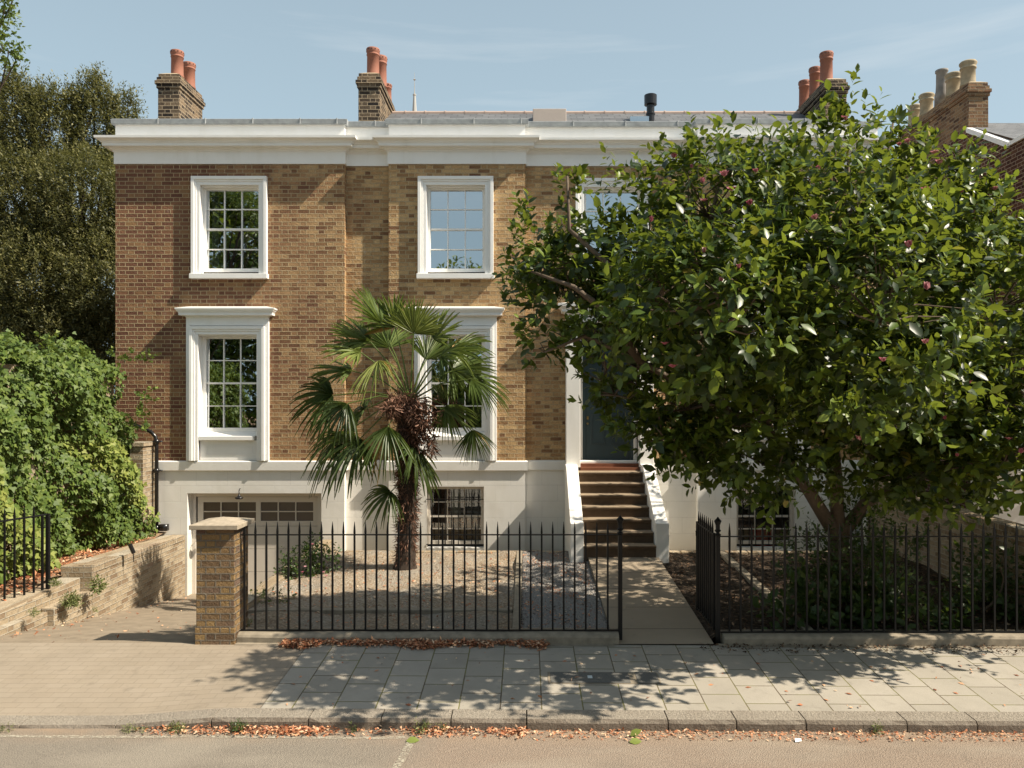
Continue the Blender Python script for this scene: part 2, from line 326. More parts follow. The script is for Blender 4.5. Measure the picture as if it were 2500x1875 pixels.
M['path'] = joints('path_slabs', 0, 1.3, .8, .006, (.33,.265,.19), (.29,.235,.17), (.08,.065,.045), zo=(.27,.12,0), off=0, bumpd=.006)
M['drive'] = simple('worn_concrete', (.27,.22,.16), .9, .2, 0, .65, 5, .012)
g = mat('granite_kerb'); v1 = g.N('ShaderNodeTexVoronoi'); v1.inputs['Scale'].default_value = 120; g.L(g.pos(), v1.inputs['Vector'])
col = g.mix(v1.outputs['Color'], (.22,.19,.15), (.44,.385,.31)); col = g.mix(g.rng(g.noise(3, 5), .4, .7, 0, .5), col, (.25,.21,.165))
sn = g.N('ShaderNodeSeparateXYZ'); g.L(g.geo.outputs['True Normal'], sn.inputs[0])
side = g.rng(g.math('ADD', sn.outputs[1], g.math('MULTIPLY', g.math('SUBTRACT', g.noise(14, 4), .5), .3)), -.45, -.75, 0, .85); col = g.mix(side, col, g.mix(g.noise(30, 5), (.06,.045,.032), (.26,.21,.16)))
M['kerb'] = g.out(col, .85, .25, g.bump(g.noise(38, 6, rough=.7), 1, .03))
g = mat('gravel'); v1 = g.N('ShaderNodeTexVoronoi'); v1.inputs['Scale'].default_value = 55; g.L(g.pos(), v1.inputs['Vector'])
sx = g.N('ShaderNodeSeparateXYZ'); g.L(g.pos(), sx.inputs[0])
cs = g.ramp(g.noise(30, 5), [(.3,(.17,.125,.08)),(.5,(.31,.24,.165)),(.7,(.50,.42,.32))]); cg = g.ramp(v1.outputs['Color'], [(.0,(.03,.027,.023)),(.5,(.13,.115,.098)),(1,(.46,.43,.38))])
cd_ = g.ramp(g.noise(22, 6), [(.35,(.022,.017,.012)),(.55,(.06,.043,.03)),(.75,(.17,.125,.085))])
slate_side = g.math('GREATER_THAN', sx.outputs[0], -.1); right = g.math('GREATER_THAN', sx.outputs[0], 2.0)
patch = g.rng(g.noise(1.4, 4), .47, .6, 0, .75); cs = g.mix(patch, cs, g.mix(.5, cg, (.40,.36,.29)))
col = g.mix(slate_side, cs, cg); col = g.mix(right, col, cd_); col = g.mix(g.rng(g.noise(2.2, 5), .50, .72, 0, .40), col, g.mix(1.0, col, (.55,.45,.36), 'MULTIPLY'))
M['gravel'] = g.out(col, .95, .2, g.bump(g.math('ADD', v1.outputs['Distance'], g.noise(40, 6)), 1, .018))
g = mat('dry_soil'); col = g.ramp(g.noise(14, 7, rough=.65), [(.3,(.16,.10,.06)),(.5,(.30,.205,.13)),(.7,(.42,.30,.20))]); M['soil'] = g.out(col, .95, .1, g.bump(g.noise(30, 6, rough=.7), 1, .03))
M['cover'] = simple('grey_cover_concrete', (.15,.145,.13), .9, .2, 0, .8, 80, .006)
M['coverframe'] = simple('cover_frame', (.25,.21,.155), .9, .2)
M['label'] = simple('pale_plate', (.55,.60,.60), .6, .3, 0, .2)
g = mat('worn_road_paint'); tr = g.N('ShaderNodeBsdfTransparent'); mi = g.N('ShaderNodeMixShader'); g.out((.46,.42,.33), .8, .2)
g.L(g.rng(g.noise(35, 6, rough=.7), .42, .6, 0, .85), mi.inputs[0]); g.L(tr.outputs[0], mi.inputs[1]); g.L(g.p.outputs[0], mi.inputs[2]); g.L(mi.outputs[0], g.o.inputs[0]); M['paintmark'] = g.m
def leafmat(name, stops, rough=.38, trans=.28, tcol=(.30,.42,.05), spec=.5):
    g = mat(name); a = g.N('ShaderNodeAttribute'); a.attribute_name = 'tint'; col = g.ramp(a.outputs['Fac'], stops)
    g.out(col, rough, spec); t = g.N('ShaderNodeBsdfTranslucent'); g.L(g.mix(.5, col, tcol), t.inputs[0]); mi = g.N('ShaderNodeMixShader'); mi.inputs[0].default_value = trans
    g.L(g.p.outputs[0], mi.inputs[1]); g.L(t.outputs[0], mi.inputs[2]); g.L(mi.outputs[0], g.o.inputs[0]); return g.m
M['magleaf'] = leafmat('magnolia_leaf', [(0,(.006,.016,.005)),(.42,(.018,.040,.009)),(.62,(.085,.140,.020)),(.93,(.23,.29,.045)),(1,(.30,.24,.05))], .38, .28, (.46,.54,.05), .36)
M['ivy'] = leafmat('ivy_leaf', [(0,(.036,.070,.014)),(.45,(.085,.135,.026)),(.8,(.16,.21,.04)),(1,(.26,.29,.07))], .55, .25, (.30,.36,.05), .35)
M['olive'] = leafmat('grey_green_leaf', [(0,(.022,.027,.011)),(.45,(.075,.080,.027)),(1,(.32,.29,.11))], .55, .28, (.34,.34,.09), .35)
M['palm'] = leafmat('palm_leaf', [(0,(.022,.045,.015)),(.5,(.095,.14,.034)),(.93,(.27,.30,.08)),(1,(.34,.20,.06))], .42, .25, (.32,.40,.06), .4)
M['shrub'] = leafmat('shrub_leaf', [(0,(.022,.045,.012)),(.6,(.05,.09,.02)),(1,(.12,.17,.04))], .45, .25)
M['grass'] = leafmat('weed_leaf', [(0,(.06,.10,.02)),(1,(.25,.24,.09))], .6, .2)
M['dryleaf'] = leafmat('dry_leaf', [(0,(.20,.07,.035)),(.4,(.46,.18,.085)),(.75,(.62,.32,.17)),(1,(.75,.57,.38))], .7, .1, (.5,.25,.1), .3)
M['darkleaf'] = leafmat('brown_leaf', [(0,(.03,.018,.010)),(.6,(.09,.05,.028)),(.9,(.20,.12,.07)),(1,(.40,.28,.18))], .8, .05, (.3,.2,.1), .15)
M['petal'] = leafmat('pink_petal', [(0,(.30,.05,.09)),(.4,(.50,.17,.22)),(1,(.75,.48,.48))], .5, .3, (.6,.2,.25), .4)
M['fibre'] = leafmat('palm_fibre', [(0,(.05,.025,.014)),(.6,(.17,.085,.055)),(1,(.42,.25,.18))], .8, .1, (.3,.15,.08), .2)
# ------------------------------------------------------------------ foliage helpers
def nrm(a): return a / np.maximum(np.linalg.norm(a, axis=-1, keepdims=True), 1e-9)
TEMPL = {   # (along, across, up) and faces
 'oval': ([(0,0,0),(.32,.5,.05),(.32,0,0),(.32,-.5,.05),(.68,.42,.03),(.68,0,-.03),(.68,-.42,.03),(1,0,-.10)],[(0,2,1),(0,3,2),(1,2,5,4),(2,3,6,5),(4,5,7),(5,6,7)]),
 'dia': ([(0,0,0),(.45,.5,.04),(1,0,-.03),(.45,-.5,.04)],[(0,3,2,1)]),
 'ivy': ([(0,0,0),(-.05,.35,0),(.28,.55,.03),(.45,.25,0),(1,0,-.06),(.45,-.25,0),(.28,-.55,.03),(-.05,-.35,0)],[(0,3,2,1),(0,4,3),(0,5,4),(0,7,6,5)]),
 'blade': ([(0,.5,0),(0,-.5,0),(.5,.4,.06),(.5,-.4,.06),(1,0,-.12)],[(0,1,3,2),(2,3,4)]),
}
def leaves(name, pos, d, n, ln, wd, tint, kind, m, parent=None):
    T, F = TEMPL[kind]; T = np.array(T); N_ = len(pos)
    d = nrm(d); side = nrm(np.cross(n, d)); n2 = np.cross(d, side)
    V = pos[:,None,:] + ln[:,None,None]*(T[None,:,0,None]*d[:,None,:] + T[None,:,2,None]*n2[:,None,:]) + wd[:,None,None]*T[None,:,1,None]*side[:,None,:]
    o0 = np.array(wloc(parent)) if parent is not None else np.array([pos[:,0].mean(), pos[:,1].mean(), pos[:,2].min()])
    V = (V - o0).reshape(-1,3); k = len(T)
    me = bpy.data.meshes.new(name); me.vertices.add(len(V)); me.vertices.foreach_set('co', V.ravel().astype(np.float32))
    tot = np.array([len(f) for f in F]); flat = np.concatenate([np.array(f) for f in F])
    idx = (flat[None,:] + (np.arange(N_)*k)[:,None]).ravel(); tots = np.tile(tot, N_)
    me.loops.add(len(idx)); me.loops.foreach_set('vertex_index', idx.astype(np.int32))
    me.polygons.add(len(tots)); me.polygons.foreach_set('loop_start', np.concatenate([[0], np.cumsum(tots)[:-1]]).astype(np.int32)); me.polygons.foreach_set('loop_total', tots.astype(np.int32))
    me.update(calc_edges=True); me.materials.append(m)
    at = me.attributes.new('tint', 'FLOAT', 'POINT'); at.data.foreach_set('value', np.repeat(tint, k).astype(np.float32))
    me.polygons.foreach_set('use_smooth', np.ones(len(tots), bool)); 
    o = bpy.data.objects.new(name, me); COL.objects.link(o)
    if parent is not None: o.parent = parent
    else: o.location = Vector(o0)
    return o
def rdir(n): return nrm(rng.normal(size=(n,3)))
def shoots(blobs, dens, nl, slen, ll, up=.5, fill=.5, wr=.48, keep=None, droop=0.0):
    """leafy shoots spread through the volume of a set of ellipsoids (cx,cy,cz,rx,ry,rz)"""
    P_, D_, N_, LL, TT = [], [], [], [], []
    B = np.array(blobs)
    for b in B:
        r = (b[3]*b[4]*b[5])**(1/3); n = int(dens*r*r)
        u = rdir(n); rad = fill + (1-fill)*rng.random(n)**.6; c = b[:3] + u*b[3:6]*rad[:,None]
        ins = np.zeros(n)                                   # drop shoots deep inside other blobs
        for q in B: ins = np.maximum(ins, (np.linalg.norm((c-q[:3])/q[3:6], axis=1) < .45) & (rng.random(n) < .75))
        k = ins < .5; c, u = c[k], u[k]
        if keep is not None: k = keep(c); c, u = c[k], u[k]
        ax = nrm(u*(1-up) + np.array([0,0,up]) + rng.normal(size=u.shape)*.35)
        m_ = len(c); L_ = slen*(.5+rng.random(m_)); st = rng.random(m_)
        for j in range(nl):
            t = (j+.3)/nl; ph = rng.random(m_)*.8 + j*2.4
            a = nrm(np.cross(ax, np.array([.3,.2,.9]))); bb = np.cross(ax, a)
            out = a*np.cos(ph)[:,None] + bb*np.sin(ph)[:,None]
            p = c + ax*(L_*t)[:,None]; dd = nrm(out*(1.0-.45*t) + ax*(.25+.6*t) + rng.normal(size=p.shape)*.22 + np.array([0,0,-droop]))
            nn = nrm(ax*1.0 + np.array([0,0,.5]) - out*.2 + rng.normal(size=p.shape)*.35)
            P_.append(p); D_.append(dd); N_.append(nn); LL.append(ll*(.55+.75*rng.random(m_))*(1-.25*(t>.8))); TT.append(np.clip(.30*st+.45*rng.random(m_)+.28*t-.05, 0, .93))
    P_, D_, N_ = map(np.concatenate, (P_, D_, N_)); LL = np.concatenate(LL); TT = np.concatenate(TT)
    q = rng.random(len(TT)) < .006; TT[q] = 1.0
    return P_, D_, N_, LL, LL*wr*(.85+.3*rng.random(len(LL))), TT
def litter(name, n, xr, yr, zf, size, m, zj=.02, dens=None):
    x = rng.uniform(*xr, n); y = rng.uniform(*yr, n)
    if dens is not None: k = rng.random(n) < dens(x, y); x, y = x[k], y[k]
    n = len(x); z = zf(x, y) + rng.random(n)*zj + .004
    d = rdir(n)*np.array([1,1,.35]); nn = nrm(rng.normal(size=(n,3))*.35 + np.array([0,0,1]))
    l = size*(.5+rng.random(n)); return leaves(name, np.stack([x,y,z],1), d, nn, l, l*.45, rng.random(n), 'dia', m)
# ------------------------------------------------------------------ ground
def zdip(x): return np.clip((-2.9 - x)/.9, 0, 1)
def zpav(x, y):
    t = np.clip((8.97 - y)/1.62, 0, 1.3); return -.068*(8.97 - y) - .075*zdip(x)*t - .005*(x+3.5)*(x > -3.5)
def zroad(x, y): return -.212 + .018*np.clip(7.12 - y, 0, 3) - .005*(np.maximum(x, -3.5)+3.5)
def grid(name, x0, x1, y0, y1, nx, ny, zf, m):
    xs = np.linspace(x0, x1, nx+1); ys = np.linspace(y0, y1, ny+1); mb = MB()
    X, Y = np.meshgrid(xs, ys); Z = zf(X, Y); mb.v = [tuple(p) for p in np.stack([X, Y, Z*np.ones_like(X)], -1).reshape(-1,3)]
    for j in range(ny):
        for i in range(nx): a = j*(nx+1)+i; mb.f.append((a, a+1, a+nx+2, a+nx+1))
    return struct(mb.build(name, m, smooth=True))
grid('ground', -900, 900, -600, 1500, 4, 4, lambda x, y: -1.3 + 0*x, M['soil'])
grid('road', -60, 60, -9, 7.125, 60, 24, zroad, M['asphalt'])
grid('pavement', -2.55, 40, 7.35, 8.99, 60, 8, zpav, M['slabs'])
grid('block_paved_crossing', -40, -2.555, 7.35, 8.99, 60, 8, zpav, M['pavers'])
grid('far_pavement', -60, 60, -30, -9, 4, 4, lambda x, y: -.1 + 0*x, M['pavers'])
def zdrive(x, y): t = np.clip((y - 8.985)/5.7, 0, 1); return -.87*t
grid('driveway', -6.8, -3.86, 8.985, 14.9, 10, 24, zdrive, M['drive'])
def zpath(x, y): return np.clip(-.01 + .069*(y - 8.985), -.02, .262)
def zgar(x, y):
    z = .03 + .04*(np.clip(y, 9.2, 13.4)-9.2); n = np.sin(x*5.1+y*3)*.012 + np.sin(x*2.3-y*4.1)*.015 + np.sin(x*11+y*7)*.006
    z = z + n - .02*(x > 2); return np.where((x > .98) & (x < 2.26), np.minimum(z, zpath(x, y) - .03), z)
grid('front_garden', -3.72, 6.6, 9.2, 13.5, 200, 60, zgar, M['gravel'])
grid('area_floor', -3.9, 6.6, 13.45, 14.8, 2, 2, lambda x, y: -.15 + 0*x, M['plinth'])
def zpath(x, y): return np.clip(-.01 + .069*(y - 8.985), -.02, .262)
grid('garden_path', 1.03, 2.2, 8.985, 12.9, 2, 8, lambda x, y: zpath(x, y)+.0, M['path'])
o = MB().box(1.03, 2.2, 9.2, 12.9, -.2, .0); o.v = [(x, y, (zpath(x, y)-.004 if z > -.1 else -.2)) for x, y, z in o.v]; struct(o.build('path_base', M['plinth']))
def zbank(x, y): return .27 + .03*np.sin(x*3+y*2) + .02*np.sin(y*7) - .16*np.clip((10.9 - y)/1.2, 0, 1) + .02*(y-12)
grid('soil_bank', -14, -6.86, 8.985, 14.7, 50, 40, zbank, M['soil'])
# kerb of granite stones, dropped at the crossing
kb = MB(); xs = [-14]
joint = [(p - VX)/259 for p in (759, 934, 1103, 1286, 1627, 1792, 1960, 2203, 2372, 2590)]
lefts = [joint[0]-.9*k for k in range(14, 0, -1)]
edges = lefts + joint + [joint[-1]+.95*k for k in range(1, 9)]
for a, b in zip(edges, edges[1:]):
    nseg = 6
    for i in range(nseg):
        xa = a + .006 + (b-a-.012)*i/nseg; xb = a + .006 + (b-a-.012)*(i+1)/nseg
        def sec(x, e):
            zt = float(zpav(np.array(x), np.array(7.34))) + .003; zb = -.32; j = .004*math.sin(x*37)
            c = .012 if e else 0
            return [(x, 7.115+c, zb), (x, 7.352, zb), (x, 7.352, zt), (x, 7.15, zt-.006), (x, 7.118+j+c, zt-.035)]
        A, B_ = sec(xa, i == 0), sec(xb, i == nseg-1); n0 = len(kb.v); kb.v += A + B_
        for k in range(5): k2 = (k+1) % 5; kb.f.append((n0+k, n0+k2, n0+5+k2, n0+5+k))
        if i == 0: kb.f.append(tuple(range(n0+4, n0-1, -1)))
        if i == nseg-1: kb.f.append(tuple(range(n0+5, n0+10)))
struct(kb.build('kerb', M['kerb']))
# threshold strip along the plots, utility cover, road marking
m = MB()
for a, b in ((-3.40, 1.03), (2.25, 12)): m.add([(a, 8.93, float(zpav(a, 8.93))+.004), (b, 8.93, float(zpav(b, 8.93))+.004), (b, 9.05, float(zpav(b, 8.95))+.006), (a, 9.05, float(zpav(a, 8.95))+.006)], [(0,1,2,3)])
struct(m.build('plot_edge', M['plinth']))
cov = thing('utility_cover', (.68, 8.05, float(zpav(.68, 8.05))), 'dark concrete utility cover set into the paving slabs by the garden gate', 'cover')
def flat(x0, x1, y0, y1, dz): return MB().add([(x, y, float(zpav(x, y))+dz) for x, y in ((x0,y0),(x1,y0),(x1,y1),(x0,y1))], [(0,1,2,3)])
flat(.225, 1.40, 7.925, 8.215, .004).build('frame', M['coverframe'], cov)
flat(.255, 1.085, 7.94, 8.20, .008).build('lid', M['cover'], cov); flat(1.16, 1.385, 7.93, 8.21, .008).build('lid', M['cover'], cov)
flat(.645, .695, 8.04, 8.11, .012).build('plate', M['label'], cov)
rm = thing('bay_marking', (-1.3, 6.8, -.2), 'worn pale line and T mark of a parking bay on the road', 'road marking')
def rstrip(pts, w, dz=.004, along='x'):
    mb = MB()
    for (x0,y0),(x1,y1) in zip(pts, pts[1:]):
        q = [(x0,y0-w/2),(x1,y1-w/2),(x1,y1+w/2),(x0,y0+w/2)] if along == 'x' else [(x0-w/2,y0),(x0+w/2,y0),(x1+w/2,y1),(x1-w/2,y1)]
        mb.add([(x, y, float(zroad(x, y))+dz) for x, y in q], [(0,1,2,3)])
    return mb
rstrip([(-14+i*.65, 6.94+.012*math.sin(i*1.9)) for i in range(0, 20)] + [(-1.09, 6.945)], .05).build('long_line', M['paintmark'], rm)
rstrip([(-1.03, 6.92), (-1.06, 6.5), (-1.09, 6.30), (-1.1, 6.05)], .07, .005, 'y').build('cross_line', M['paintmark'], rm)
# ------------------------------------------------------------------ the house
YF, YR = 14.62, 14.75
H = thing('brick_house', (0, YF, 0), 'two storey stock brick house with white cornice, white window surrounds and raised front door', 'house')
PATH = [(-7.84,21),(-7.84,YF),(-3.468,YF),(-3.468,YR),(-2.625,YR),(-2.625,YF),(-.02,YF),(-.02,YR),(3.27,YR),(3.27,YF),(6.0,YF),(6.0,YR),(6.76,YR),(6.76,21)]
UPW = [(-5.648,YF),(-1.344,YF),(1.66,YR),(4.65,YF)]; LOW = [(-5.683,YF),(-1.347,YF),(4.62,YF)]
zb, zt = 1.70, 7.40
wl = MB()
segs = [(-7.84,-3.468,YF),(-3.468,-2.625,YR),(-2.625,-.02,YF),(-.02,3.27,YR),(3.27,6.0,YF),(6.0,6.76,YR)]
for a, b, Y in segs:
    ops = []
    for cx, y in UPW:
        if a < cx < b: ops.append((cx-.557, cx+.557, 5.262, 6.964))
    for cx, y in LOW:
        if a < cx < b: ops.append((cx-.57, cx+.57, 1.701, 4.12))
    if a < 1.584 < b: ops.append((1.023, 2.145, 1.701, 4.35))
    wall_xz(wl, Y, a, b, zb, zt, ops, .1)
for x, y0, y1 in ((-3.468,YF,YR),(-.02,YF,YR),(6.0,YF,YR)): wl.quad((x,y0,zb),(x,y1,zb),(x,y1,zt),(x,y0,zt))
for x, y0, y1 in ((-2.625,YR,YF),(3.27,YR,YF)): wl.quad((x,y0,zb),(x,y1,zb),(x,y1,zt),(x,y0,zt))
wl.quad((-7.84,21,zb),(-7.84,YF,zb),(-7.84,YF,zt),(-7.84,21,zt)); wl.quad((6.76,YR,zb),(6.76,21,zb),(6.76,21,zt),(6.76,YR,zt)); wl.quad((6.76,21,-1),(-7.84,21,-1),(-7.84,21,8),(6.76,21,8))
wl.build('brick_wall', M['brick'], H)
pl = MB(); BW = [(-1.905,-.81,0.0,1.224),(4.01,5.14,0.0,1.224)]; GA = (-6.467,-3.91,-.9,1.096)
for a, b, Y in segs:
    ops = [o for o in BW+[GA] if a < (o[0]+o[1])/2 < b]
    wall_xz(pl, Y, a, b, -1.3, 1.56, ops, .16 if ops and ops[0] is not GA else .24)
for x, y0, y1 in ((-3.468,YF,YR),(-.02,YF,YR),(6.0,YF,YR),(-2.625,YR,YF),(3.27,YR,YF)): pl.quad((x,y0,-1.3),(x,y1,-1.3),(x,y1,1.56),(x,y0,1.56))
pl.quad((-7.84,21,-1.3),(-7.84,YF,-1.3),(-7.84,YF,1.56),(-7.84,21,1.56)); pl.quad((6.76,YR,-1.3),(6.76,21,-1.3),(6.76,21,1.56),(6.76,YR,1.56))
pl.build('basement_wall', M['render'], H)
def wavy(mb):
    return mb
sweep(PATH, [(0,1.52),(.045,1.537),(.05,1.70),(.035,1.715),(0,1.72)]).build('string_course', M['renderplain'], H)
sweep(PATH, [(-.01,7.375),(.02,7.375),(.02,7.60),(.035,7.605),(.04,7.625),(.075,7.65),(.08,7.668),(.165,7.675),(.168,7.735),(.185,7.738),(.19,7.755),(.235,7.785),(.265,7.795),(.268,7.838),(.02,7.868)]).build('cornice', M['white'], H)
sweep(PATH, [(.0,7.85),(.0,8.14)]).build('parapet', M['white'], H)
lp = []
sweep(PATH, [(0,8.12),(.05,8.12),(.055,8.135),(.06,8.215),(.045,8.225),(-.22,8.24),(-.23,8.12)]).build('lead_coping', M['lead'], H)
sweep(PATH, [(-.22,8.13),(-.22,7.5)]).build('parapet_back', M['lead'], H)
# lead rolls on the coping
for x in [-7.0,-6.1,-5.2,-4.3,-3.6,-2.9,-2.0,-1.0,-.1,.9,1.9,2.9,3.5,4.4,5.3]:
    y = YR if (-3.468 < x < -2.625 or -.02 < x < 3.27) else YF
    MB().tube([(x,y-.063,8.125),(x,y-.068,8.222),(x,y+.2,8.242)], .012, 6).build('lead_roll', M['lead'], H)
# roofs
rf = MB(); rf.quad((-3.3,14.95,8.0),(6.76,14.95,8.0),(6.76,17.5,9.44),(-3.3,17.5,9.44)); rf.quad((6.76,20.9,8.0),(-3.3,20.9,8.0),(-3.3,17.5,9.44),(6.76,17.5,9.44))
rf.add([(-3.3,14.95,8.0),(-3.3,17.5,9.44),(-3.3,20.9,8.0)],[(0,1,2)]); rf.add([(6.76,14.95,8.0),(6.76,17.5,9.44),(6.76,20.9,8.0)],[(0,2,1)])
roof = rf.build('roof', M['slate'], H)
MB().box(-7.7, -3.3, 14.8, 20.9, 7.7, 7.95).build('flat_roof', M['lead'], H)
rt = MB()
x = -3.2
while x < 6.6: rt.tube([(x,17.5,9.43),(x+.445,17.5,9.43)], .055, 10); rt.tube([(x+.43,17.5,9.432),(x+.455,17.5,9.432)], .066, 10); x += .455
rt.build('ridge_tiles', M['ridge'], roof)
MB().box(.14,.86,16.5,17.0,8.7,9.16).build('roof_box', M['zinc'], roof, bevel=.01)
fl = MB(); fl.lathe(2.69,16.6,[(.115,8.75),(.10,8.85),(.085,8.86),(.085,9.05),(.10,9.06),(.10,9.09),(.085,9.10),(.085,9.27),(.135,9.275),(.137,9.48),(.12,9.49),(.02,9.49)],24); fl.build('flue', M['blackpipe'], roof, smooth=False)
MB().box(2.2,2.6,16.25,16.6,8.75,8.90).build('skylight', M['glass'], roof)
# chimneys
def stack(x0, x1, y0, y1, zbase, ztop, pots, m, pm, potspec=None, hp=H):
    mb = MB(); mb.box(x0, x1, y0, y1, zbase, ztop-.32)
    rh = .0775; mb.box(x0-.025, x1+.025, y0-.025, y1+.025, ztop-.32, ztop-.32+rh); mb.box(x0-.05, x1+.05, y0-.05, y1+.05, ztop-.32+rh, ztop-.32+2*rh)
    mb.box(x0-.02, x1+.02, y0-.02, y1+.02, ztop-.32+2*rh, ztop-.32+3*rh); mb.box(x0+.005, x1-.005, y0+.005, y1-.005, ztop-.32+3*rh, ztop-.01)
    st = mb.build('chimney', m, hp, bevel=.006)
    f = MB(); f.hexa([(x0,y0,ztop-.012),(x1,y0,ztop-.012),(x1,y1,ztop-.012),(x0,y1,ztop-.012)], [(x0+.1,y0+.12,ztop+.05),(x1-.1,y0+.12,ztop+.05),(x1-.1,y1-.1,ztop+.05),(x0+.1,y1-.1,ztop+.05)]); f.build('flaunching', M['flaunch'], st, bevel=.02)
    for (px_, py_, h, r, kind) in pots:
        q = MB(); z = ztop+.03
        if kind == 'r': prof = [(r*1.0,z),(r*1.02,z+.02),(r*.93,z+.08),(r*.90,z+h*.75),(r*.98,z+h*.76),(r*.98,z+h*.79),(r*.90,z+h*.80),(r*.93,z+h*.84),(r*1.03,z+h*.88),(r*1.03,z+h*.98),(r*.98,z+h),(r*.72,z+h),(r*.70,z+h*.8)]
        elif kind == 'b': prof = [(r*1.02,z),(r*.98,z+.04),(r*.90,z+h*.2),(r*.88,z+h*.68),(r*1.0,z+h*.70),(r*1.0,z+h*.75),(r*.90,z+h*.77),(r*.92,z+h*.82),(r*1.08,z+h*.9),(r*1.08,z+h*.95),(r*.95,z+h),(r*.7,z+h),(r*.68,z+h*.8)]
        else: prof = [(r*1.05,z),(r*1.0,z+h*.3),(r*.85,z+h*.42),(r*.80,z+h*.6),(r*.78,z+h*.92),(r*.92,z+h*.94),(r*.92,z+h),(r*.6,z+h),(r*.58,z+h*.85)]
        q.lathe(px_, py_, prof, 24); mm = {'r': M['terra'], 'b': M['buff'], 's': M['greypot']}[kind]
        nq = len(q.f)
        if kind == 'r':
            for k in range(12):
                t = 2*math.pi*k/12; c = Vector((px_+r*1.025*math.cos(t), py_+r*1.025*math.sin(t), z+h*.93)); nx = Vector((math.cos(t), math.sin(t), 0))
                q.tube([c-nx*.01, c+nx*.004], .013, 6)
        p = q.build('chimney_pot', mm, st, smooth=True); p.data.materials.append(M['iron'])
        for k in range(nq, len(q.f)): p.data.polygons[k].material_index = 1
    return st
stack(-7.74, -7.29, 16.1, 17.25, 7.9, 9.75, [(-7.47,16.4,.56,.135,'r'),(-7.47,16.98,.56,.135,'r')], M['brick_dark'], None)
fb = MB().add([(-7.8,15.85,8.1),(-7.25,15.85,8.1),(-7.25,16.11,8.42),(-7.5,16.11,8.46),(-7.8,16.11,8.34)],[(0,1,2,3,4)]); fb.build('flaunching', M['flaunch'], H)
stack(-3.53, -3.08, 16.1, 17.95, 7.9, 9.76, [(-3.28,16.4,.60,.14,'r'),(-3.36,16.85,.42,.115,'r'),(-3.22,16.95,.68,.14,'r'),(-3.30,17.4,.40,.12,'r'),(-3.24,17.75,.40,.125,'r')], M['brick_dark'], None)
MB().hexa([(-3.95,15.6,8.1),(-3.2,15.6,8.1),(-3.2,16.12,8.1),(-3.6,16.12,8.1)],[(-3.78,15.9,8.3),(-3.25,15.9,8.3),(-3.2,16.11,8.58),(-3.5,16.11,8.56)]).build('flaunching', M['flaunch'], H)
stack(6.28, 6.73, 16.1, 18.3, 7.9, 9.64, [(6.44,16.45,.66,.14,'r'),(6.44,17.1,.62,.13,'r'),(6.44,17.75,.60,.13,'r')], M['brick_dark'], None)
# windows
def ring(mb, Y, cx, hw, zb_, zt_, w0, w1, p):     # three butted boxes round an opening: from w0 to w1 outside it
    mb.box(cx-hw-w1, cx-hw-w0, Y-p, Y, zb_, zt_+w0); mb.box(cx+hw+w0, cx+hw+w1, Y-p, Y, zb_, zt_+w0); mb.box(cx-hw-w1, cx+hw+w1, Y-p, Y, zt_+w0, zt_+w1)
def sash(win, Y, cx, hw, zg0, zg1, zmid, cols=3, rows=4, gm='glass', fr=.055, mt='white'):
    """frame, two sashes with glazing bars, one pane sheet behind them"""
    f = MB(); f.box(cx-hw-.03, cx-hw+fr, Y, Y+.1, zg0-.07, zg1+.04); f.box(cx+hw-fr, cx+hw+.03, Y, Y+.1, zg0-.07, zg1+.04)
    f.box(cx-hw+fr, cx+hw-fr, Y, Y+.1, zg1, zg1+.04); f.box(cx-hw+fr, cx+hw-fr, Y+.012, Y+.1, zg0-.07, zg0)
    f.build('sash_frame', M[mt], win, bevel=.004)
    b = MB(); a0, a1 = cx-hw+fr, cx+hw-fr; Yu, Yl = Y+.04, Y+.025
    b.box(a0, a1, Yl, Yl+.045, zmid-.018, zmid+.018)
    for i in range(1, cols):
        x = a0 + (a1-a0)*i/cols; b.box(x-.009, x+.009, Yu, Yu+.03, zmid+.018, zg1); b.box(x-.009, x+.009, Yl+.002, Yl+.032, zg0, zmid-.018)
    hr = rows//2
    for i in range(1, hr):
        z = zmid+.018 + (zg1-zmid-.018)*i/hr; z2 = zg0 + (zmid-.018-zg0)*i/hr
        for j in range(cols):
            xa = a0 + (a1-a0)*j/cols + (.009 if j else 0); xb = a0 + (a1-a0)*(j+1)/cols - (.009 if j < cols-1 else 0)
            b.box(xa, xb, Yu, Yu+.03, z-.009, z+.009); b.box(xa, xb, Yl+.002, Yl+.032, z2-.009, z2+.009)
    b.build('glazing_bars', M[mt], win)
    MB().quad((a0,Y+.06,zg0),(a1,Y+.06,zg0),(a1,Y+.066,zg1),(a0,Y+.066,zg1)).build('glass', M[gm], win)
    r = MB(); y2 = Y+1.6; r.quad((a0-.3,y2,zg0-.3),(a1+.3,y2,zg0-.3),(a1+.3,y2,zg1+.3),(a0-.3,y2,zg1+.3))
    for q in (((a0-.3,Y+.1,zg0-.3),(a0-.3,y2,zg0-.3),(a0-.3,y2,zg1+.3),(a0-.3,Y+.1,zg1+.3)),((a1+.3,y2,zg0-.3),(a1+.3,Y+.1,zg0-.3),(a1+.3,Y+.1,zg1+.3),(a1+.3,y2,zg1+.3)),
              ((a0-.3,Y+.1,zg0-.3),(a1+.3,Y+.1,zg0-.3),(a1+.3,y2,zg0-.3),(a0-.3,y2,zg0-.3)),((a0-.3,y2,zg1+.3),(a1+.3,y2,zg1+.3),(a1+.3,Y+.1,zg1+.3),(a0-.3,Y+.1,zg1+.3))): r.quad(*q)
    r.build('room', M['room'], win)
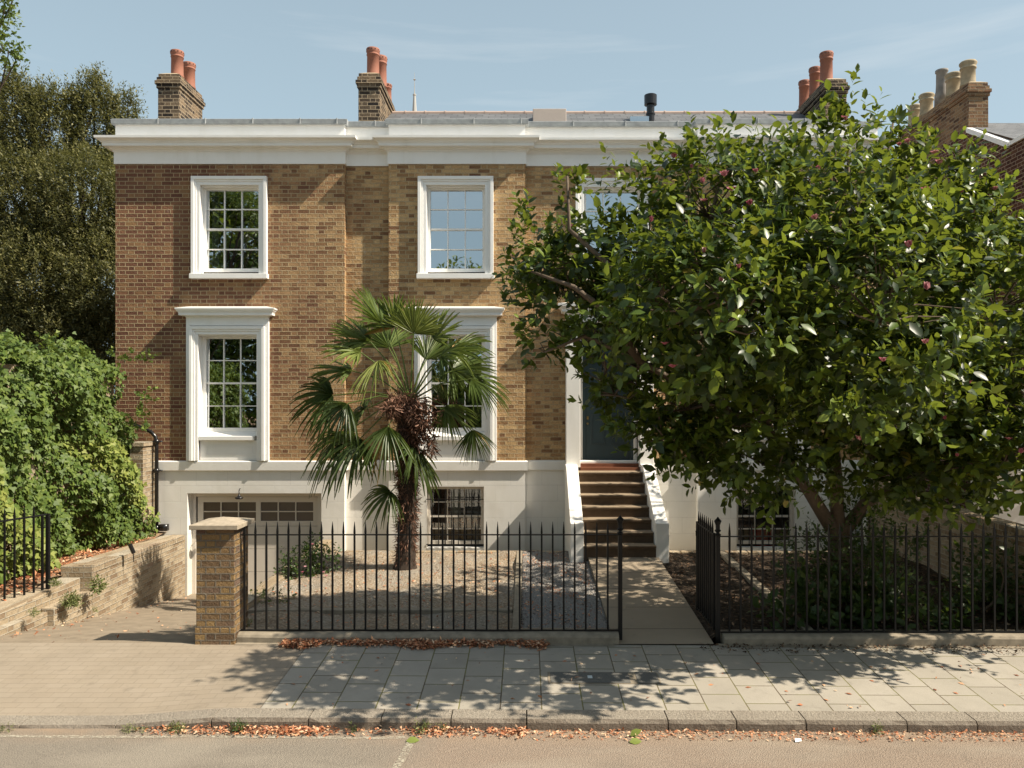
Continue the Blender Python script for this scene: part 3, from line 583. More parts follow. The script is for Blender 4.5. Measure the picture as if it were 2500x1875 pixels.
def curtain(win, x0, x1, Y, z0, z1, m='curtain'):
    c = MB(); n = 24; vs = []
    for i in range(n+1):
        x = x0 + (x1-x0)*i/n; y = Y + .03*math.sin(i*1.3); vs += [(x, y, z0), (x, y, z1)]
    c.add(vs, [(2*i, 2*i+2, 2*i+3, 2*i+1) for i in range(n)]); c.build('curtain', M[m], win, smooth=True)
for i, (cx, Y) in enumerate(UPW):
    s = MB(); ring(s, Y, cx, .557, 5.273, 6.964, 0, .062, .055); ring(s, Y, cx, .557, 5.273, 6.964, .062, .10, .07); ring(s, Y, cx, .557, 5.273, 6.964, .10, .161, .092)
    win = s.build('window', M['white'], H, bevel=.006)
    MB().box(cx-.5565, cx-.550, Y+.002, Y+.099, 5.30, 6.944).build('reveal_lining', M['white'], win); MB().box(cx+.550, cx+.5565, Y+.002, Y+.099, 5.30, 6.944).build('reveal_lining', M['white'], win)
    sl = MB(); sl.box(cx-.738, cx+.738, Y-.115, Y, 5.18, 5.273); sl.hexa([(cx-.556,Y,5.264),(cx+.556,Y,5.264),(cx+.556,Y+.12,5.264),(cx-.556,Y+.12,5.264)],[(cx-.556,Y,5.274),(cx+.556,Y,5.274),(cx+.556,Y+.12,5.30),(cx-.556,Y+.12,5.30)]); sl.build('sill', M['white'], win, bevel=.008)
    MB().box(cx-.556, cx+.556, Y+.005, Y+.099, 6.945, 6.963).build('head_lining', M['white'], win)
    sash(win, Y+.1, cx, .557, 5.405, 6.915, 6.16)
    if i == 0: curtain(win, cx-.48, cx-.34, Y+.32, 5.3, 6.95)
for i, (cx, Y) in enumerate(LOW):
    s = MB(); q = .06
    # flat block behind the architrave, then the architrave itself
    s.box(cx-.785, cx-.715, Y-q, Y, 1.72, 4.46); s.box(cx+.715, cx+.785, Y-q, Y, 1.72, 4.46); s.box(cx-.715, cx+.715, Y-q, Y, 4.29, 4.46)
    ring(s, Y, cx, .556, 1.72, 4.12, 0, .06, .062); ring(s, Y, cx, .556, 1.72, 4.12, .06, .10, .08); ring(s, Y, cx, .556, 1.72, 4.12, .10, .159, .10)
    s.box(cx-.555, cx+.555, Y+.02, Y+.14, 1.72, 2.105)
    win = s.build('window', M['white'], H, bevel=.006)
    pth = [(cx-.785, Y+.0), (cx-.785, Y-q), (cx+.785, Y-q), (cx+.785, Y+.0)]
    sweep(pth, [(0,4.44),(.012,4.465),(.10-.02,4.475),(.10,4.478),(.10,4.525),(.108,4.528),(.112,4.548),(.125,4.552),(.135,4.578),(.148,4.584),(.15,4.612),(-.05,4.66)]).build('hood', M['white'], win)
    ln = MB(); ln.box(cx-.5695, cx-.5555, Y+.002, Y+.139, 2.195, 4.119); ln.box(cx+.5555, cx+.5695, Y+.002, Y+.139, 2.195, 4.119); ln.box(cx-.5555, cx+.5555, Y+.002, Y+.139, 4.10, 4.119); ln.build('reveal_lining', M['white'], win)
    sl = MB(); sl.box(cx-.554, cx+.50, Y-.055, Y+.13, 2.105, 2.19); sl.build('sill', M['white'], win, bevel=.01)
    pn = MB(); x0, x1, z0, z1 = cx-.43, cx+.45, 1.83, 1.99
    for a in ((x0, x1, z0, z0+.012), (x0, x1, z1-.012, z1), (x0, x0+.012, z0+.012, z1-.012), (x1-.012, x1, z0+.012, z1-.012)): pn.box(a[0], a[1], Y+.012, Y+.02, a[2], a[3])
    pn.build('panel', M['white'], win)
    sash(win, Y+.14, cx, .556, 2.34, 4.06, 3.20, fr=.07)
    MB().hexa([(cx-.554,Y+.05,2.19),(cx+.554,Y+.05,2.19),(cx+.554,Y+.16,2.19),(cx-.554,Y+.16,2.19)],[(cx-.554,Y+.05,2.195),(cx+.554,Y+.05,2.195),(cx+.554,Y+.16,2.272),(cx-.554,Y+.16,2.272)]).build('inner_sill', M['white'], win)
bars_proto = None
for i, (x0, x1, z0, z1) in enumerate(BW):
    cx = (x0+x1)/2; Y = YF; s = MB(); hw = (x1-x0)/2
    s.box(x0, x1, Y+.02, Y+.16, -.02, .06); win = s.build('window', M['white'], H, bevel=.006)
    sash(win, Y+.10, cx, hw-.03, .17, 1.165, .64, gm='glass2', fr=.03, mt='garage')
    curtain(win, cx-.15, cx+.05, Y+.7, .6, 1.4)
    if i == 0: MB().box(cx+.1, cx+.42, Y+1.4, Y+1.45, .95, 1.5).build('painted_lit_patch', M['curtain'], win)  # pale panel whose colour stands in for light on the room's back wall
    if i == 1: MB().box(cx-.1, cx+.3, Y+.4, Y+.8, .0, .33).build('cushion', M['redcloth'], win, bevel=.05)
    gr = MB(); gr.box(x0-.0, x1+.0, Y-.012, Y+.0, .975, .992); gr.box(x0, x1, Y-.012, Y, .112, .128)
    for k in range(8):
        x = x0 + .11 + k*.125; gr.tube([(x,Y-.02,.118),(x,Y-.02,1.10),(x,Y-.02,1.19)], [.009,.009,.002], 6)
    gr.build('security_grille', M['iron'], win)
# garage
ga = MB(); a, b, c, e = GA; Yg = YF+.2
ga.box(a, a+.075, Yg, Yg+.05, -.9, e); ga.box(b-.11, b, Yg-.06, Yg+.05, -.9, e); ga.box(a+.075, b-.11, Yg, Yg+.05, e-.09, e)
gd = ga.build('garage_door', M['garage'], H, bevel=.004)
lx0, lx1 = a+.10, b-.115; lz = [.998, .433, -.007, -.449, -.90]
lf = MB(); Gs = [(-6.26,-5.24,.532,.897),(-5.15,-4.13,.532,.897)]
wall_xz(lf, Yg+.03, lx0, lx1, lz[1]+.004, lz[0], Gs, .03)
for k in range(1, 4): lf.box(lx0, lx1, Yg+.03, Yg+.05, lz[k+1]+.004, lz[k]-.003)
for (g0, g1, h0, h1) in Gs:
    for k in (1, 2): x = g0+(g1-g0)*k/3; lf.box(x-.011, x+.011, Yg+.034, Yg+.055, h0, h1)
    for k in range(3): xa = g0+(g1-g0)*k/3+(.011 if k else 0); xb = g0+(g1-g0)*(k+1)/3-(.011 if k < 2 else 0); lf.box(xa, xb, Yg+.034, Yg+.055, (h0+h1)/2-.01, (h0+h1)/2+.01)
for k in range(1, 4):
    x = lx0+.17
    while x < lx1-.05: lf.box(x, x+.006, Yg+.0285, Yg+.03, lz[k+1]+.01, lz[k]-.01); x += .19
lf.build('door_leaf', M['garage'], gd)
for G_ in Gs: MB().quad((G_[0],Yg+.058,G_[2]),(G_[1],Yg+.058,G_[2]),(G_[1],Yg+.058,G_[3]),(G_[0],Yg+.058,G_[3])).build('glass', M['frost'], gd)
MB().box(a, b, Yg+.07, Yg+.09, -.95, e).build('backing', M['room'], gd)
lb = MB(); lb.lathe(-5.62, 12.0, [(0.005,0)], 4)
# front door and its case
dc = MB(); Yp = 14.5
dc.box(.75, 1.023, Yp, 15.0, 1.60, 4.35); dc.box(2.145, 2.41, Yp, 15.0, 1.60, 4.35); dc.box(.75, 2.41, Yp, 15.0, 4.35, 4.60)
dc.box(1.023, 1.09, Yp+.33, Yp+.45, 1.68, 4.35); dc.box(2.078, 2.145, Yp+.33, Yp+.45, 1.68, 4.35)
dcase = dc.build('door_case', M['renderplain'], H, bevel=.01)
sweep([(.75,YR+.01),(.75,Yp),(2.41,Yp),(2.41,YR+.01)], [(0,4.50),(.015,4.52),(.08,4.54),(.085,4.59),(.13,4.63),(.15,4.64),(.155,4.69),(0,4.72),(-.2,4.72)]).build('hood', M['white'], dcase)
Yd = Yp+.40; dr = MB(); dr.box(1.09, 1.15, Yd-.03, Yd+.05, 1.70, 4.30); dr.box(2.018, 2.078, Yd-.03, Yd+.05, 1.70, 4.30); dr.box(1.15, 2.018, Yd-.03, Yd+.05, 3.78, 3.85); dr.box(1.15,2.018,Yd-.03,Yd+.05,4.24,4.30)
door = dr.build('front_door', M['door'], H)
dl = MB(); dl.box(1.152, 2.016, Yd, Yd+.05, 1.70, 3.78)
for (xa, xb, za, zc) in ((1.25,1.535,2.02,2.62),(1.635,1.92,2.02,2.62),(1.25,1.535,2.75,3.62),(1.635,1.92,2.75,3.62)):
    for w, p in ((0,.012),(.02,.018)):
        q0, q1, q2, q3 = xa+w, xb-w, za+w, zc-w
        for bx in ((q0,q1,q2,q2+.018),(q0,q1,q3-.018,q3),(q0,q0+.018,q2+.018,q3-.018),(q1-.018,q1,q2+.018,q3-.018)): dl.box(bx[0], bx[1], Yd-p, Yd, bx[2], bx[3])
dl.build('door_leaf', M['door'], door, bevel=.003)
MB().box(1.175, 1.21, Yd-.012, Yd, 2.50, 2.56).build('lock', M['brass'], door); hn = MB(); hn.lathe(1.19, Yd-.03, [(.001,2.40),(.018,2.405),(.022,2.42),(.018,2.435),(.001,2.44)], 10); hn.build('door_knob', M['brass'], door)
MB().quad((1.15,Yd,3.85),(2.018,Yd,3.85),(2.018,Yd,4.24),(1.15,Yd,4.24)).build('fanlight', M['glass'], door)
MB().box(1.09, 2.078, Yp+.33, Yd+.05, 1.665, 1.70).build('door_sill', M['white'], door, bevel=.005)
# steps with cheek walls
st = MB()
D0, TR, RI, Z0 = 14.2, .242, .182, 1.54
for i in range(7):
    d = D0 - TR*i; z = Z0 - RI*i
    st.box(.955, 2.16, d, d+TR+.06 if i else 14.52, z-RI-.06, z-.045)
    st.box(.957, 2.158, d-.03, d+TR if i else 14.52, z-.045, z)
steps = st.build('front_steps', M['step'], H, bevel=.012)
MB().box(1.025, 2.143, 14.50, 14.98, 1.50, 1.60).build('wooden_tread', M['wood'], steps); MB().box(1.025, 2.143, 14.62, 14.98, 1.60, 1.664).build('wooden_tread', M['wood'], steps)
for xa, xb in ((.735, .955), (2.16, 2.375)):
    ck = MB(); yf = 12.75; z1 = .812
    pf = [(yf,-.1),(yf,z1),(yf+.16,z1+.03),(14.2,1.64),(14.5,1.66),(14.74,1.66),(14.74,-.1)]
    n = len(pf); ck.v = [(xa, y, z) for y, z in pf] + [(xb, y, z) for y, z in pf]
    ck.f = [tuple(range(n)), tuple(range(2*n-1, n-1, -1))] + [(i, n+i, n+(i+1) % n, (i+1) % n) for i in range(n)]
    ck.build('cheek_wall', M['renderplain'], steps, bevel=.008)
# drainpipe of the house
dp = MB(); Xd = (372-VX)/130.5; Yd2 = 14.5
dp.tube([(Xd,Yd2,.27),(Xd,Yd2,2.0),(Xd,Yd2,2.06),(Xd-.02,Yd2,2.18),(Xd-.10,Yd2,2.27),(Xd-.45,Yd2+.02,2.42)], .036, 12)
for z in (.42, 1.50, 2.05): dp.tube([(Xd,Yd2,z),(Xd,Yd2,z+.08)], .05, 12); dp.tube([(Xd-.1,Yd2+.03,z+.04),(Xd+.1,Yd2+.03,z+.04)], .014, 6)
dp.box(Xd+.05, Xd+.2, Yd2-.03, Yd2+.08, .40, .52)
dp.build('drainpipe', M['blackpipe'], H, smooth=True)
d2 = MB(); d2.tube([(6.42,14.5,-.1),(6.42,14.5,1.6)], .045, 12); d2.build('drainpipe', M['renderplain'], H, smooth=True)
# ------------------------------------------------------------------ gate pier, railings, gates
pier = thing('gate_pier', (-3.635, 8.95, 0), 'square yellow stock brick gate pier with stone cap beside the driveway', 'pier')
pm_ = MB(); px0, px1, py0, py1 = -3.858, -3.41, 8.95, 9.40
pm_.box(px0, px1, py0, py1, -.12, 1.34); pm_.box(px0-.012, px1+.004, py0-.008, py1, -.12, .19)
pm_.build('pier_shaft', M['brick_pier'], pier, bevel=.008)
cp = MB(); c0 = (px0-.06, py0-.06, px1+.06, py1+.05); cx, cy = (c0[0]+c0[2])/2, (c0[1]+c0[3])/2
cp.v = [(c0[0],c0[1],1.342),(c0[2],c0[1],1.342),(c0[2],c0[3],1.342),(c0[0],c0[3],1.342),(c0[0],c0[1],1.395),(c0[2],c0[1],1.395),(c0[2],c0[3],1.395),(c0[0],c0[3],1.395),(cx,cy,1.455)]
cp.f = [(0,3,2,1),(0,1,5,4),(1,2,6,5),(2,3,7,6),(3,0,4,7),(4,5,8),(5,6,8),(6,7,8),(7,4,8)]; cp.build('pier_cap', M['stone'], pier, bevel=.005)
YB = 9.13
def bar_mesh(z0, zr, zt_):
    m = MB(); r = .0105
    m.box(-r, r, -r, r, z0, zr+.02)
    m.hexa([(-r*1.15,-r*1.15,zr+.02),(r*1.15,-r*1.15,zr+.02),(r*1.15,r*1.15,zr+.02),(-r*1.15,r*1.15,zr+.02)], [(-r*.85,-r*.85,zr+.075),(r*.85,-r*.85,zr+.075),(r*.85,r*.85,zr+.075),(-r*.85,r*.85,zr+.075)])
    m.hexa([(-r*.85,-r*.85,zr+.075),(r*.85,-r*.85,zr+.075),(r*.85,r*.85,zr+.075),(-r*.85,r*.85,zr+.075)], [(-.002,-.002,zt_),(.002,-.002,zt_),(.002,.002,zt_),(-.002,.002,zt_)])
    return m
def finial_post(mb, x, y, zbot, dz=0):
    mb.box(x-.024, x+.024, y-.024, y+.024, zbot, 1.25+dz)
    mb.lathe(x, y, [(.024,1.25+dz),(.038,1.262+dz),(.038,1.272+dz),(.022,1.282+dz),(.020,1.295+dz),(.036,1.31+dz),(.040,1.318+dz),(.026,1.33+dz),(.026,1.38+dz),(.034,1.402+dz),(.042,1.42+dz),(.044,1.432+dz),(.030,1.447+dz),(.014,1.462+dz),(.008,1.475+dz),(.001,1.48+dz)], 10)
def railing(name, label, xs_, x0, x1, post, dz, grp):
    r = thing(name, (x0, YB, .1+dz), label, 'railing', grp)
    MB().box(x0, x1, YB-.016, YB+.016, 1.240+dz, 1.252+dz).build('rail', M['iron'], r); MB().box(x0, x1, YB-.022, YB+.022, .105+dz, .119+dz).build('rail', M['iron'], r)
    proto = None
    for x in xs_:
        if proto is None:
            bm_ = bar_mesh(.119+dz, 1.252+dz, 1.403+dz); bm_.v = [(a+x, b+YB, c) for a, b, c in bm_.v]; proto = bm_.build('bar', M['iron'], r); fx = x
        else: copy_part(proto, r, (x-fx, 0, 0))
    if post is not None:
        pmb = MB(); finial_post(pmb, post, YB, -.04+dz, dz); pmb.build('finial_post', M['iron'], r)
    return r
s205 = FPX/YB
xl = [(596.7+26.88*k-VX)/s205 for k in range(34)]
railing('iron_railing', 'long black spiked iron railing between the brick pier and the garden path', xl, (588-VX)/s205, (1514-VX)/s205, (1514-VX)/s205, 0, 'iron railings along the pavement')
xr = [(1781+26.95*k-VX)/s205 for k in range(40)]
railing('iron_railing', 'black spiked iron railing under the magnolia on the right of the path', xr, (1752.5-VX)/s205, 7.2, (1752.5-VX)/s205, -.02, 'iron railings along the pavement')
for nm, x0, x1, lab, dz in (('stone_plinth', -3.40, 1.09, 'low stone plinth under the railing next to the brick pier', 0), ('stone_plinth', 2.33, 8.5, 'low mossy stone plinth under the railing right of the path', -.02)):
    m = MB(); pf = [(9.0,-.15),(9.0,.06+dz),(9.02,.085+dz),(9.06,.1+dz),(9.25,.1+dz),(9.25,-.15)]; n = len(pf); N2 = 30
    for i in range(N2+1):
        x = x0+(x1-x0)*i/N2; m.v += [(x, y+.003*math.sin(x*9), z+.003*math.sin(x*5)) for y, z in pf]
    for i in range(N2):
        for k in range(n): k2 = (k+1) % n; m.f.append((i*n+k, (i+1)*n+k, (i+1)*n+k2, i*n+k2))
    m.f += [tuple(range(n)), tuple(range(N2*n+n-1, N2*n-1, -1))]
    tag(m.build(nm, M['plinth']), lab, 'plinth', 'stone plinths under the railings')
# open garden gate
gt = thing('garden_gate', (2.26, 9.2, .05), 'black spiked garden gate standing open beside the path', 'gate')
gx = 2.262; y0, y1 = 9.22, 10.12
MB().box(gx-.008, gx+.008, y0, y1, 1.225, 1.24).build('rail', M['iron'], gt); MB().box(gx-.008, gx+.008, y0, y1, .10, .115).build('rail', M['iron'], gt)
MB().box(gx-.014, gx+.014, y0, y0+.03, .08, 1.25).build('stile', M['iron'], gt); MB().box(gx-.016, gx+.016, y1, y1+.035, .08, 1.25).build('stile', M['iron'], gt)
pr = None
for k in range(8):
    y = y0+.09+k*.107
    if pr is None: b_ = bar_mesh(.115, 1.24, 1.395); b_.v = [(p[0]+gx, p[1]+y, p[2]) for p in b_.v]; pr = b_.build('bar', M['iron'], gt); fy = y
    else: copy_part(pr, gt, (0, y-fy, 0))
rg = MB(); rg.tube([(gx-.02+.0*k, y1-.02+.03*math.cos(k*.7), 1.09+.035*math.sin(k*.7)) for k in range(10)], .006, 6); rg.box(gx-.03, gx-.01, y1-.03, y1, 1.11, 1.13); rg.build('latch_ring', M['iron'], gt)
bc = MB(); bc.tube([(gx+.01, y0, .93), (gx+.06, y0-.06, 1.0)], .01, 6); bc.build('hinge', M['iron'], gt)
# open driveway gate on the left
A, Bq = Vector((-6.71, 10.75, 0)), Vector((-7.55, 8.95, 0)); dv = (Bq-A); 
dg = thing('driveway_gate', (A.x, A.y, .1), 'black iron driveway gate leaf swung open over the low brick wall', 'gate')
def rail2(z, h): m = MB(); m.tube([A+Vector((0,0,z)), Bq+Vector((0,0,z-.03))], h, 6); return m
rail2(1.255, .013).build('rail', M['iron'], dg); rail2(.125, .013).build('rail', M['iron'], dg)
m = MB(); m.box(A.x-.022, A.x+.022, A.y-.022, A.y+.022, .115, 1.265); m.build('stile', M['iron'], dg); m = MB(); q = A+dv*.04; m.box(q.x-.013, q.x+.013, q.y-.013, q.y+.013, .115, 1.25); m.build('stile', M['iron'], dg)
pr = None
for k in range(14):
    q = A + dv*(.10+.065*k)
    if pr is None: b_ = bar_mesh(.12, 1.25, 1.41); b_.v = [(p[0]+q.x, p[1]+q.y, p[2]) for p in b_.v]; pr = b_.build('bar', M['iron'], dg); q0 = q.copy()
    else: copy_part(pr, dg, q-q0)
# ------------------------------------------------------------------ garden walls
rw = MB(); rw.hexa([(-6.90,11.35,-1),(-6.42,11.35,-1),(-6.50,14.615,-1),(-6.95,14.615,-1)], [(-6.90,11.35,.40),(-6.42,11.35,.40),(-6.50,14.615,.30),(-6.95,14.615,.30)])
rw.hexa([(-7.1,9.0,-1),(-6.66,9.0,-1),(-6.60,11.345,-1),(-7.1,11.345,-1)], [(-7.1,9.0,.13),(-6.66,9.0,.13),(-6.60,11.345,.235),(-7.1,11.345,.235)])
rw.hexa([(-6.62,10.45,-1),(-6.44,10.45,-1),(-6.42,11.345,-1),(-6.595,11.345,-1)], [(-6.62,10.45,.02),(-6.44,10.45,.02),(-6.42,11.345,.03),(-6.595,11.345,.03)])
rw.hexa([(-6.95,8.99,-1),(-6.55,8.99,-1),(-6.52,10.445,-1),(-6.9,10.445,-1)], [(-6.95,8.99,.03),(-6.55,8.99,.03),(-6.52,10.445,-.03),(-6.9,10.445,-.03)])
tag(rw.build('retaining_wall', M['brick_wall'], bevel=.012), 'stepped sunlit brick retaining wall left of the sloping driveway', 'wall')
rc = MB(); y = 11.36
k = 0
while y < 14.55:
    t = (y-11.35)/3.27; z = .40-.10*t; xx = -6.42-.08*t; h = .006*random.random(); rc.box(xx-.22, xx+.008+h*.5, y, y+.068, z-.10, z+.012+h); y += .078
tag(rc.build('coping_bricks', M['brick_wall'], bevel=.006), 'row of upright bricks capping the sloping left retaining wall', 'coping')
r2 = MB(); r2.hexa([(-3.9,9.42,-1),(-3.70,9.42,-1),(-3.70,14.6,-1),(-3.9,14.6,-1)], [(-3.9,9.42,.14),(-3.70,9.42,.14),(-3.70,14.6,.22),(-3.9,14.6,.22)])
tag(r2.build('retaining_wall', M['brick_wall'], bevel=.012), 'low brick wall between the driveway and the gravel garden behind the pier', 'wall')
wr = MB(); y = 9.0; 
wr.hexa([(6.5,9.1,-1),(6.74,9.1,-1),(6.74,14.6,-1),(6.5,14.6,-1)], [(6.5,9.1,1.04),(6.74,9.1,1.04),(6.74,14.6,1.12),(6.5,14.6,1.12)]); wr.box(6.49, 6.75, 13.4, 14.6, 1.12, 1.40)
wrw = wr.build('boundary_wall', M['brick_wall'], bevel=.01); tag(wrw, 'shaded brick boundary wall on the right of the garden', 'wall')
cw = MB(); y = 9.1
while y < 13.35: z = 1.04+.08*(y-9.1)/5.5; cw.box(6.48, 6.76, y, y+.066, z, z+.11); y += .0775
cw.build('coping', M['brick_wall'], wrw, bevel=.006)
e1 = MB()
for k in range(26):
    x0 = -3.6 + k*.395
    if .9 < x0+.2 < 2.35:
        if e1.v: tag(e1.build('brick_edging', M['brick_wall'], bevel=.015), 'low line of edging bricks behind the palm at the foot of the basement wall', 'edging', 'garden edgings'); e1 = MB()
        continue
    e1.box(x0, x0+.375, 13.45, 13.60, .0, .20+.008*random.random())
tag(e1.build('brick_edging', M['brick_wall'], bevel=.015), 'low line of edging bricks at the wall foot right of the steps', 'edging', 'garden edgings')
tag(MB().box(-.17,-.07,9.28,13.42,-.05,.215).hexa([(0,0,0)]*4,[(0,0,0)]*4).build('edging', M['plinth']) if False else (lambda m: m.build('garden_edging', M['plinth'], bevel=.01))(MB().hexa([(-.17,9.28,-.05),(-.07,9.28,-.05),(-.07,13.42,-.05),(-.17,13.42,-.05)],[(-.17,9.28,.085),(-.07,9.28,.085),(-.07,13.42,.235),(-.17,13.42,.235)])), 'narrow concrete edging dividing sandy gravel from slate chips', 'edging', 'garden edgings')
tag(MB().hexa([(3.36,9.28,-.05),(3.48,9.28,-.05),(3.48,13.42,-.05),(3.36,13.42,-.05)],[(3.36,9.28,.08),(3.48,9.28,.08),(3.48,13.42,.225),(3.36,13.42,.225)]).build('garden_edging', M['plinth'], bevel=.01), 'narrow stone edging in the shaded garden right of the gate', 'edging', 'garden edgings')
tag(MB().box(-3.65,-.18,10.05,10.17,-.05,.105).build('garden_edging', M['plinth'], bevel=.012), 'low kerb stone crossing the sandy gravel behind the left railing', 'edging', 'garden edgings')
lant = MB(); lant.lathe(-4.8, 12.6, [(0.001,-.2)], 4)
# small black lamp at the garage
lp = MB(); LX, LY = (583.5-VX)/128.9, 14.52; lp.lathe(LX, LY, [(.010,1.16),(.010,1.10),(.02,1.07),(.045,1.045),(.075,1.03),(.078,1.015),(.06,1.0),(.02,.995)], 16); lp.tube([(LX,LY,1.15),(LX,LY+.03,1.19),(LX,YF+.01,1.19)], .009, 6)
tag(lp.build('wall_lamp', M['blackpipe'], smooth=True), 'small black lamp hanging over the garage door', 'lamp')
gs = MB(); q = P(322, 1338, 12.2); gs.tube([q+Vector((.03,0,-.22)), q+Vector((.02,0,-.06))], .008, 6); gs.tube([q+Vector((.03,0,-.08)), q+Vector((-.02,-.03,.07))], .032, 12)
tag(gs.build('garden_spotlight', M['blackpipe'], smooth=False), 'small dark garden spotlight standing in the leaves below the ivy', 'lamp')
cbm = MB(); cbm.tube([P(2395,1495,9.9), P(2425,1470,9.9), P(2445,1440,9.9), P(2450,1410,9.9), P(2442,1385,9.9)], [.014,.013,.012,.010,.006], 6)
tag(cbm.build('curved_branch', M['bark'], smooth=True), 'bare curved brown branch rising behind the right hand railing', 'branch')
for px_, py_, D_, lab in ((1552,1783,6.98,'bright green fallen leaf standing against the kerb by the gate'),(1550,1805,6.85,'pale green fallen leaf lying flat in the road below the gate'),(1005,1808,6.85,'small green fallen leaf beside the road marking')):
    q = P(px_, py_, D_); q.z = float(zroad(np.array(q.x), np.array(q.y)))+.012
    up_ = .55 if 'standing' in lab else .05
    o_ = leaves('fallen_leaf', np.array([[q.x-.05, q.y, q.z]]), np.array([[1.,.2,up_]]), np.array([[-.1,-.5,1.]]), np.array([.12]), np.array([.075]), np.array([.85]), 'oval', M['ivy']); tag(o_, lab, 'leaf')
q = P(1942, 1805, 6.88); sc_ = MB().add([(q.x,q.y,-.235),(q.x+.06,q.y+.01,-.225),(q.x+.07,q.y+.05,-.20),(q.x+.01,q.y+.045,-.215)],[(0,1,2,3)]); sc_.v = [(a, b, float(zroad(np.array(a), np.array(b)))+.006+i_*.006) for i_, (a, b, c) in enumerate(sc_.v)]
tag(sc_.build('paper_scrap', M['white']), 'crumpled white paper scrap in the right gutter', 'litter')
# ------------------------------------------------------------------ neighbours
NH = thing('neighbour_house', (9.8, 17, 0), 'brown brick neighbouring house with a tall chimney and slate roof at the right edge', 'house')
nw = MB(); X = 9.8
nw.add([(X,24,-1),(X,13,-1),(X,13,8.05),(X,15.6,8.05),(X,17.0,8.85),(X,24,8.85)], [(0,1,2,3,4,5)]); nw.quad((X,13,-1),(22,13,-1),(22,13,8.05),(X,13,8.05)); nw.build('brick_wall', M['brick_neigh'], NH)
vg = MB(); vg.hexa([(X-.05,17.0,8.82),(X-.05,15.55,8.0),(X+.12,15.55,8.0),(X+.12,17.0,8.82)],[(X-.05,17.0,8.93),(X-.05,15.5,8.09),(X+.12,15.5,8.09),(X+.12,17.0,8.93)]); vg.box(X-.05, X+.12, 12.95, 15.5, 8.02, 8.10); vg.build('white_verge', M['white'], NH)
nr = MB(); nr.quad((X+.1,15.4,8.1),(22,15.4,8.1),(22,17.6,9.25),(X+.1,17.6,9.25)); nr.quad((22,20,8.1),(X+.1,20,8.1),(X+.1,17.6,9.25),(22,17.6,9.25)); nr.build('roof', M['slate'], NH)
stack(9.803, 10.25, 17.0, 20.2, 8.851, 9.95, [(10.0,17.35,.56,.17,'b'),(10.0,17.95,.55,.17,'b'),(10.0,18.45,.85,.155,'s'),(10.0,19.15,.55,.17,'b'),(10.0,19.75,.50,.16,'b')], M['brick_stack'], None, hp=NH)
tag(MB().box(7.4, 13, 12.6, 12.8, -.3, 1.62).box(7.35,13.05,12.55,12.85,1.62,1.70).build('rendered_wall', M['renderplain']), 'pale rendered garden wall of the neighbour beyond the brick boundary wall', 'wall')
grid('neighbour_garden', 6.74, 30, 9.0, 30, 2, 2, lambda x, y: -.02 + 0*x, M['soil'])
grid('side_garden', -60, -7.85, 14.7, 60, 2, 2, lambda x, y: .3 + 0*x, M['soil'])
cs_ = thing('church_spire', (-32.5, 222, 0), 'distant pale church spire with a weathervane above the roof ridge', 'church')
q = FPX/222; SX = (1012-VX)/q; zq = lambda y: CH+(HY-y)/q
sp = MB(); sp.lathe(SX, 222, [(4.2,0),(4.2,48),(2.9,48.5),(.66,zq(274)),(.36,zq(234))], 8); sp.build('steeple', M['spire'], cs_)
sp = MB(); sp.lathe(SX, 222, [(.42,zq(234)),(.50,zq(232.5)),(.50,zq(230.5)),(.2,zq(229)),(.12,zq(222)),(.06,zq(195)),(.04,zq(177))], 8); sp.lathe(SX, 222, [(.01,zq(197)),(.42,zq(194.5)),(.01,zq(192))], 8); sp.build('weathervane', M['spire'], cs_)
# ------------------------------------------------------------------ magnolia
mg = thing('magnolia_tree', (4.15, 10.0, .1), 'large spreading magnolia with glossy leaves and pink blooms behind the right railing', 'tree')
mb_spec = [(1900,745,8.8,2.1,1.55,1.85),(2040,480,8.9,.80,.8,.86),(2200,500,9.0,.72,.8,.78),(2280,600,9.0,.80,.9,.80),(2430,760,8.9,1.15,1.2,1.0),(2500,1000,8.6,1.0,1.2,.9),(1730,530,8.8,.85,.9,.85),
  (1580,620,9.0,.62,.6,.60),(1420,640,9.2,.56,.5,.52),(1400,730,9.1,.68,.5,.64),(1430,840,9.1,.66,.5,.56),(1560,900,9.0,.75,.6,.66),(1680,1000,8.9,.7,.8,.62),(1820,1040,8.9,.8,.9,.76),
  (2020,990,8.7,1.0,1.1,.9),(2260,1000,8.7,.95,1.1,.9),(2450,1130,8.4,.75,.8,.62),(1690,760,7.5,.95,.7,.95),(1760,800,7.1,.80,.6,.80),(2150,790,7.3,1.05,.7,1.05),(2060,620,7.7,.9,.7,.9),(1620,720,7.5,.42,.42,.45),(1330,660,9.0,.34,.4,.3),(1330,860,9.0,.3,.4,.25),(1620,1070,8.9,.45,.5,.28),
  (1860,1130,9.0,.5,.6,.45),(1720,1110,9.0,.4,.5,.34),(2290,1150,8.8,.6,.7,.45),(2110,1130,9.2,.6,.7,.45),(1900,900,10.6,1.5,1.2,1.0),(2200,760,11.0,1.8,1.3,1.5),(2450,800,11.2,1.6,1.3,1.6),(2780,760,10.2,1.7,1.6,1.6),(2760,860,8.6,1.2,1.2,1.3),(2900,700,11.6,1.5,1.3,1.5),(3050,760,9.4,1.2,1.3,1.2)]
mb_spec[-7:-7] = [(1470,830,9.2,.42,.4,.36),(1500,770,9.4,.55,.5,.62),(1540,930,9.3,.4,.4,.3),(1480,905,9.1,.42,.5,.34),(1500,965,9.1,.38,.45,.24),(2180,700,12.5,1.4,1.0,1.3)]
blobs = []
for px_, py_, D_, a, b, c in mb_spec: p = P(px_, py_, D_); blobs.append((p.x, p.y, p.z, a, b, c))
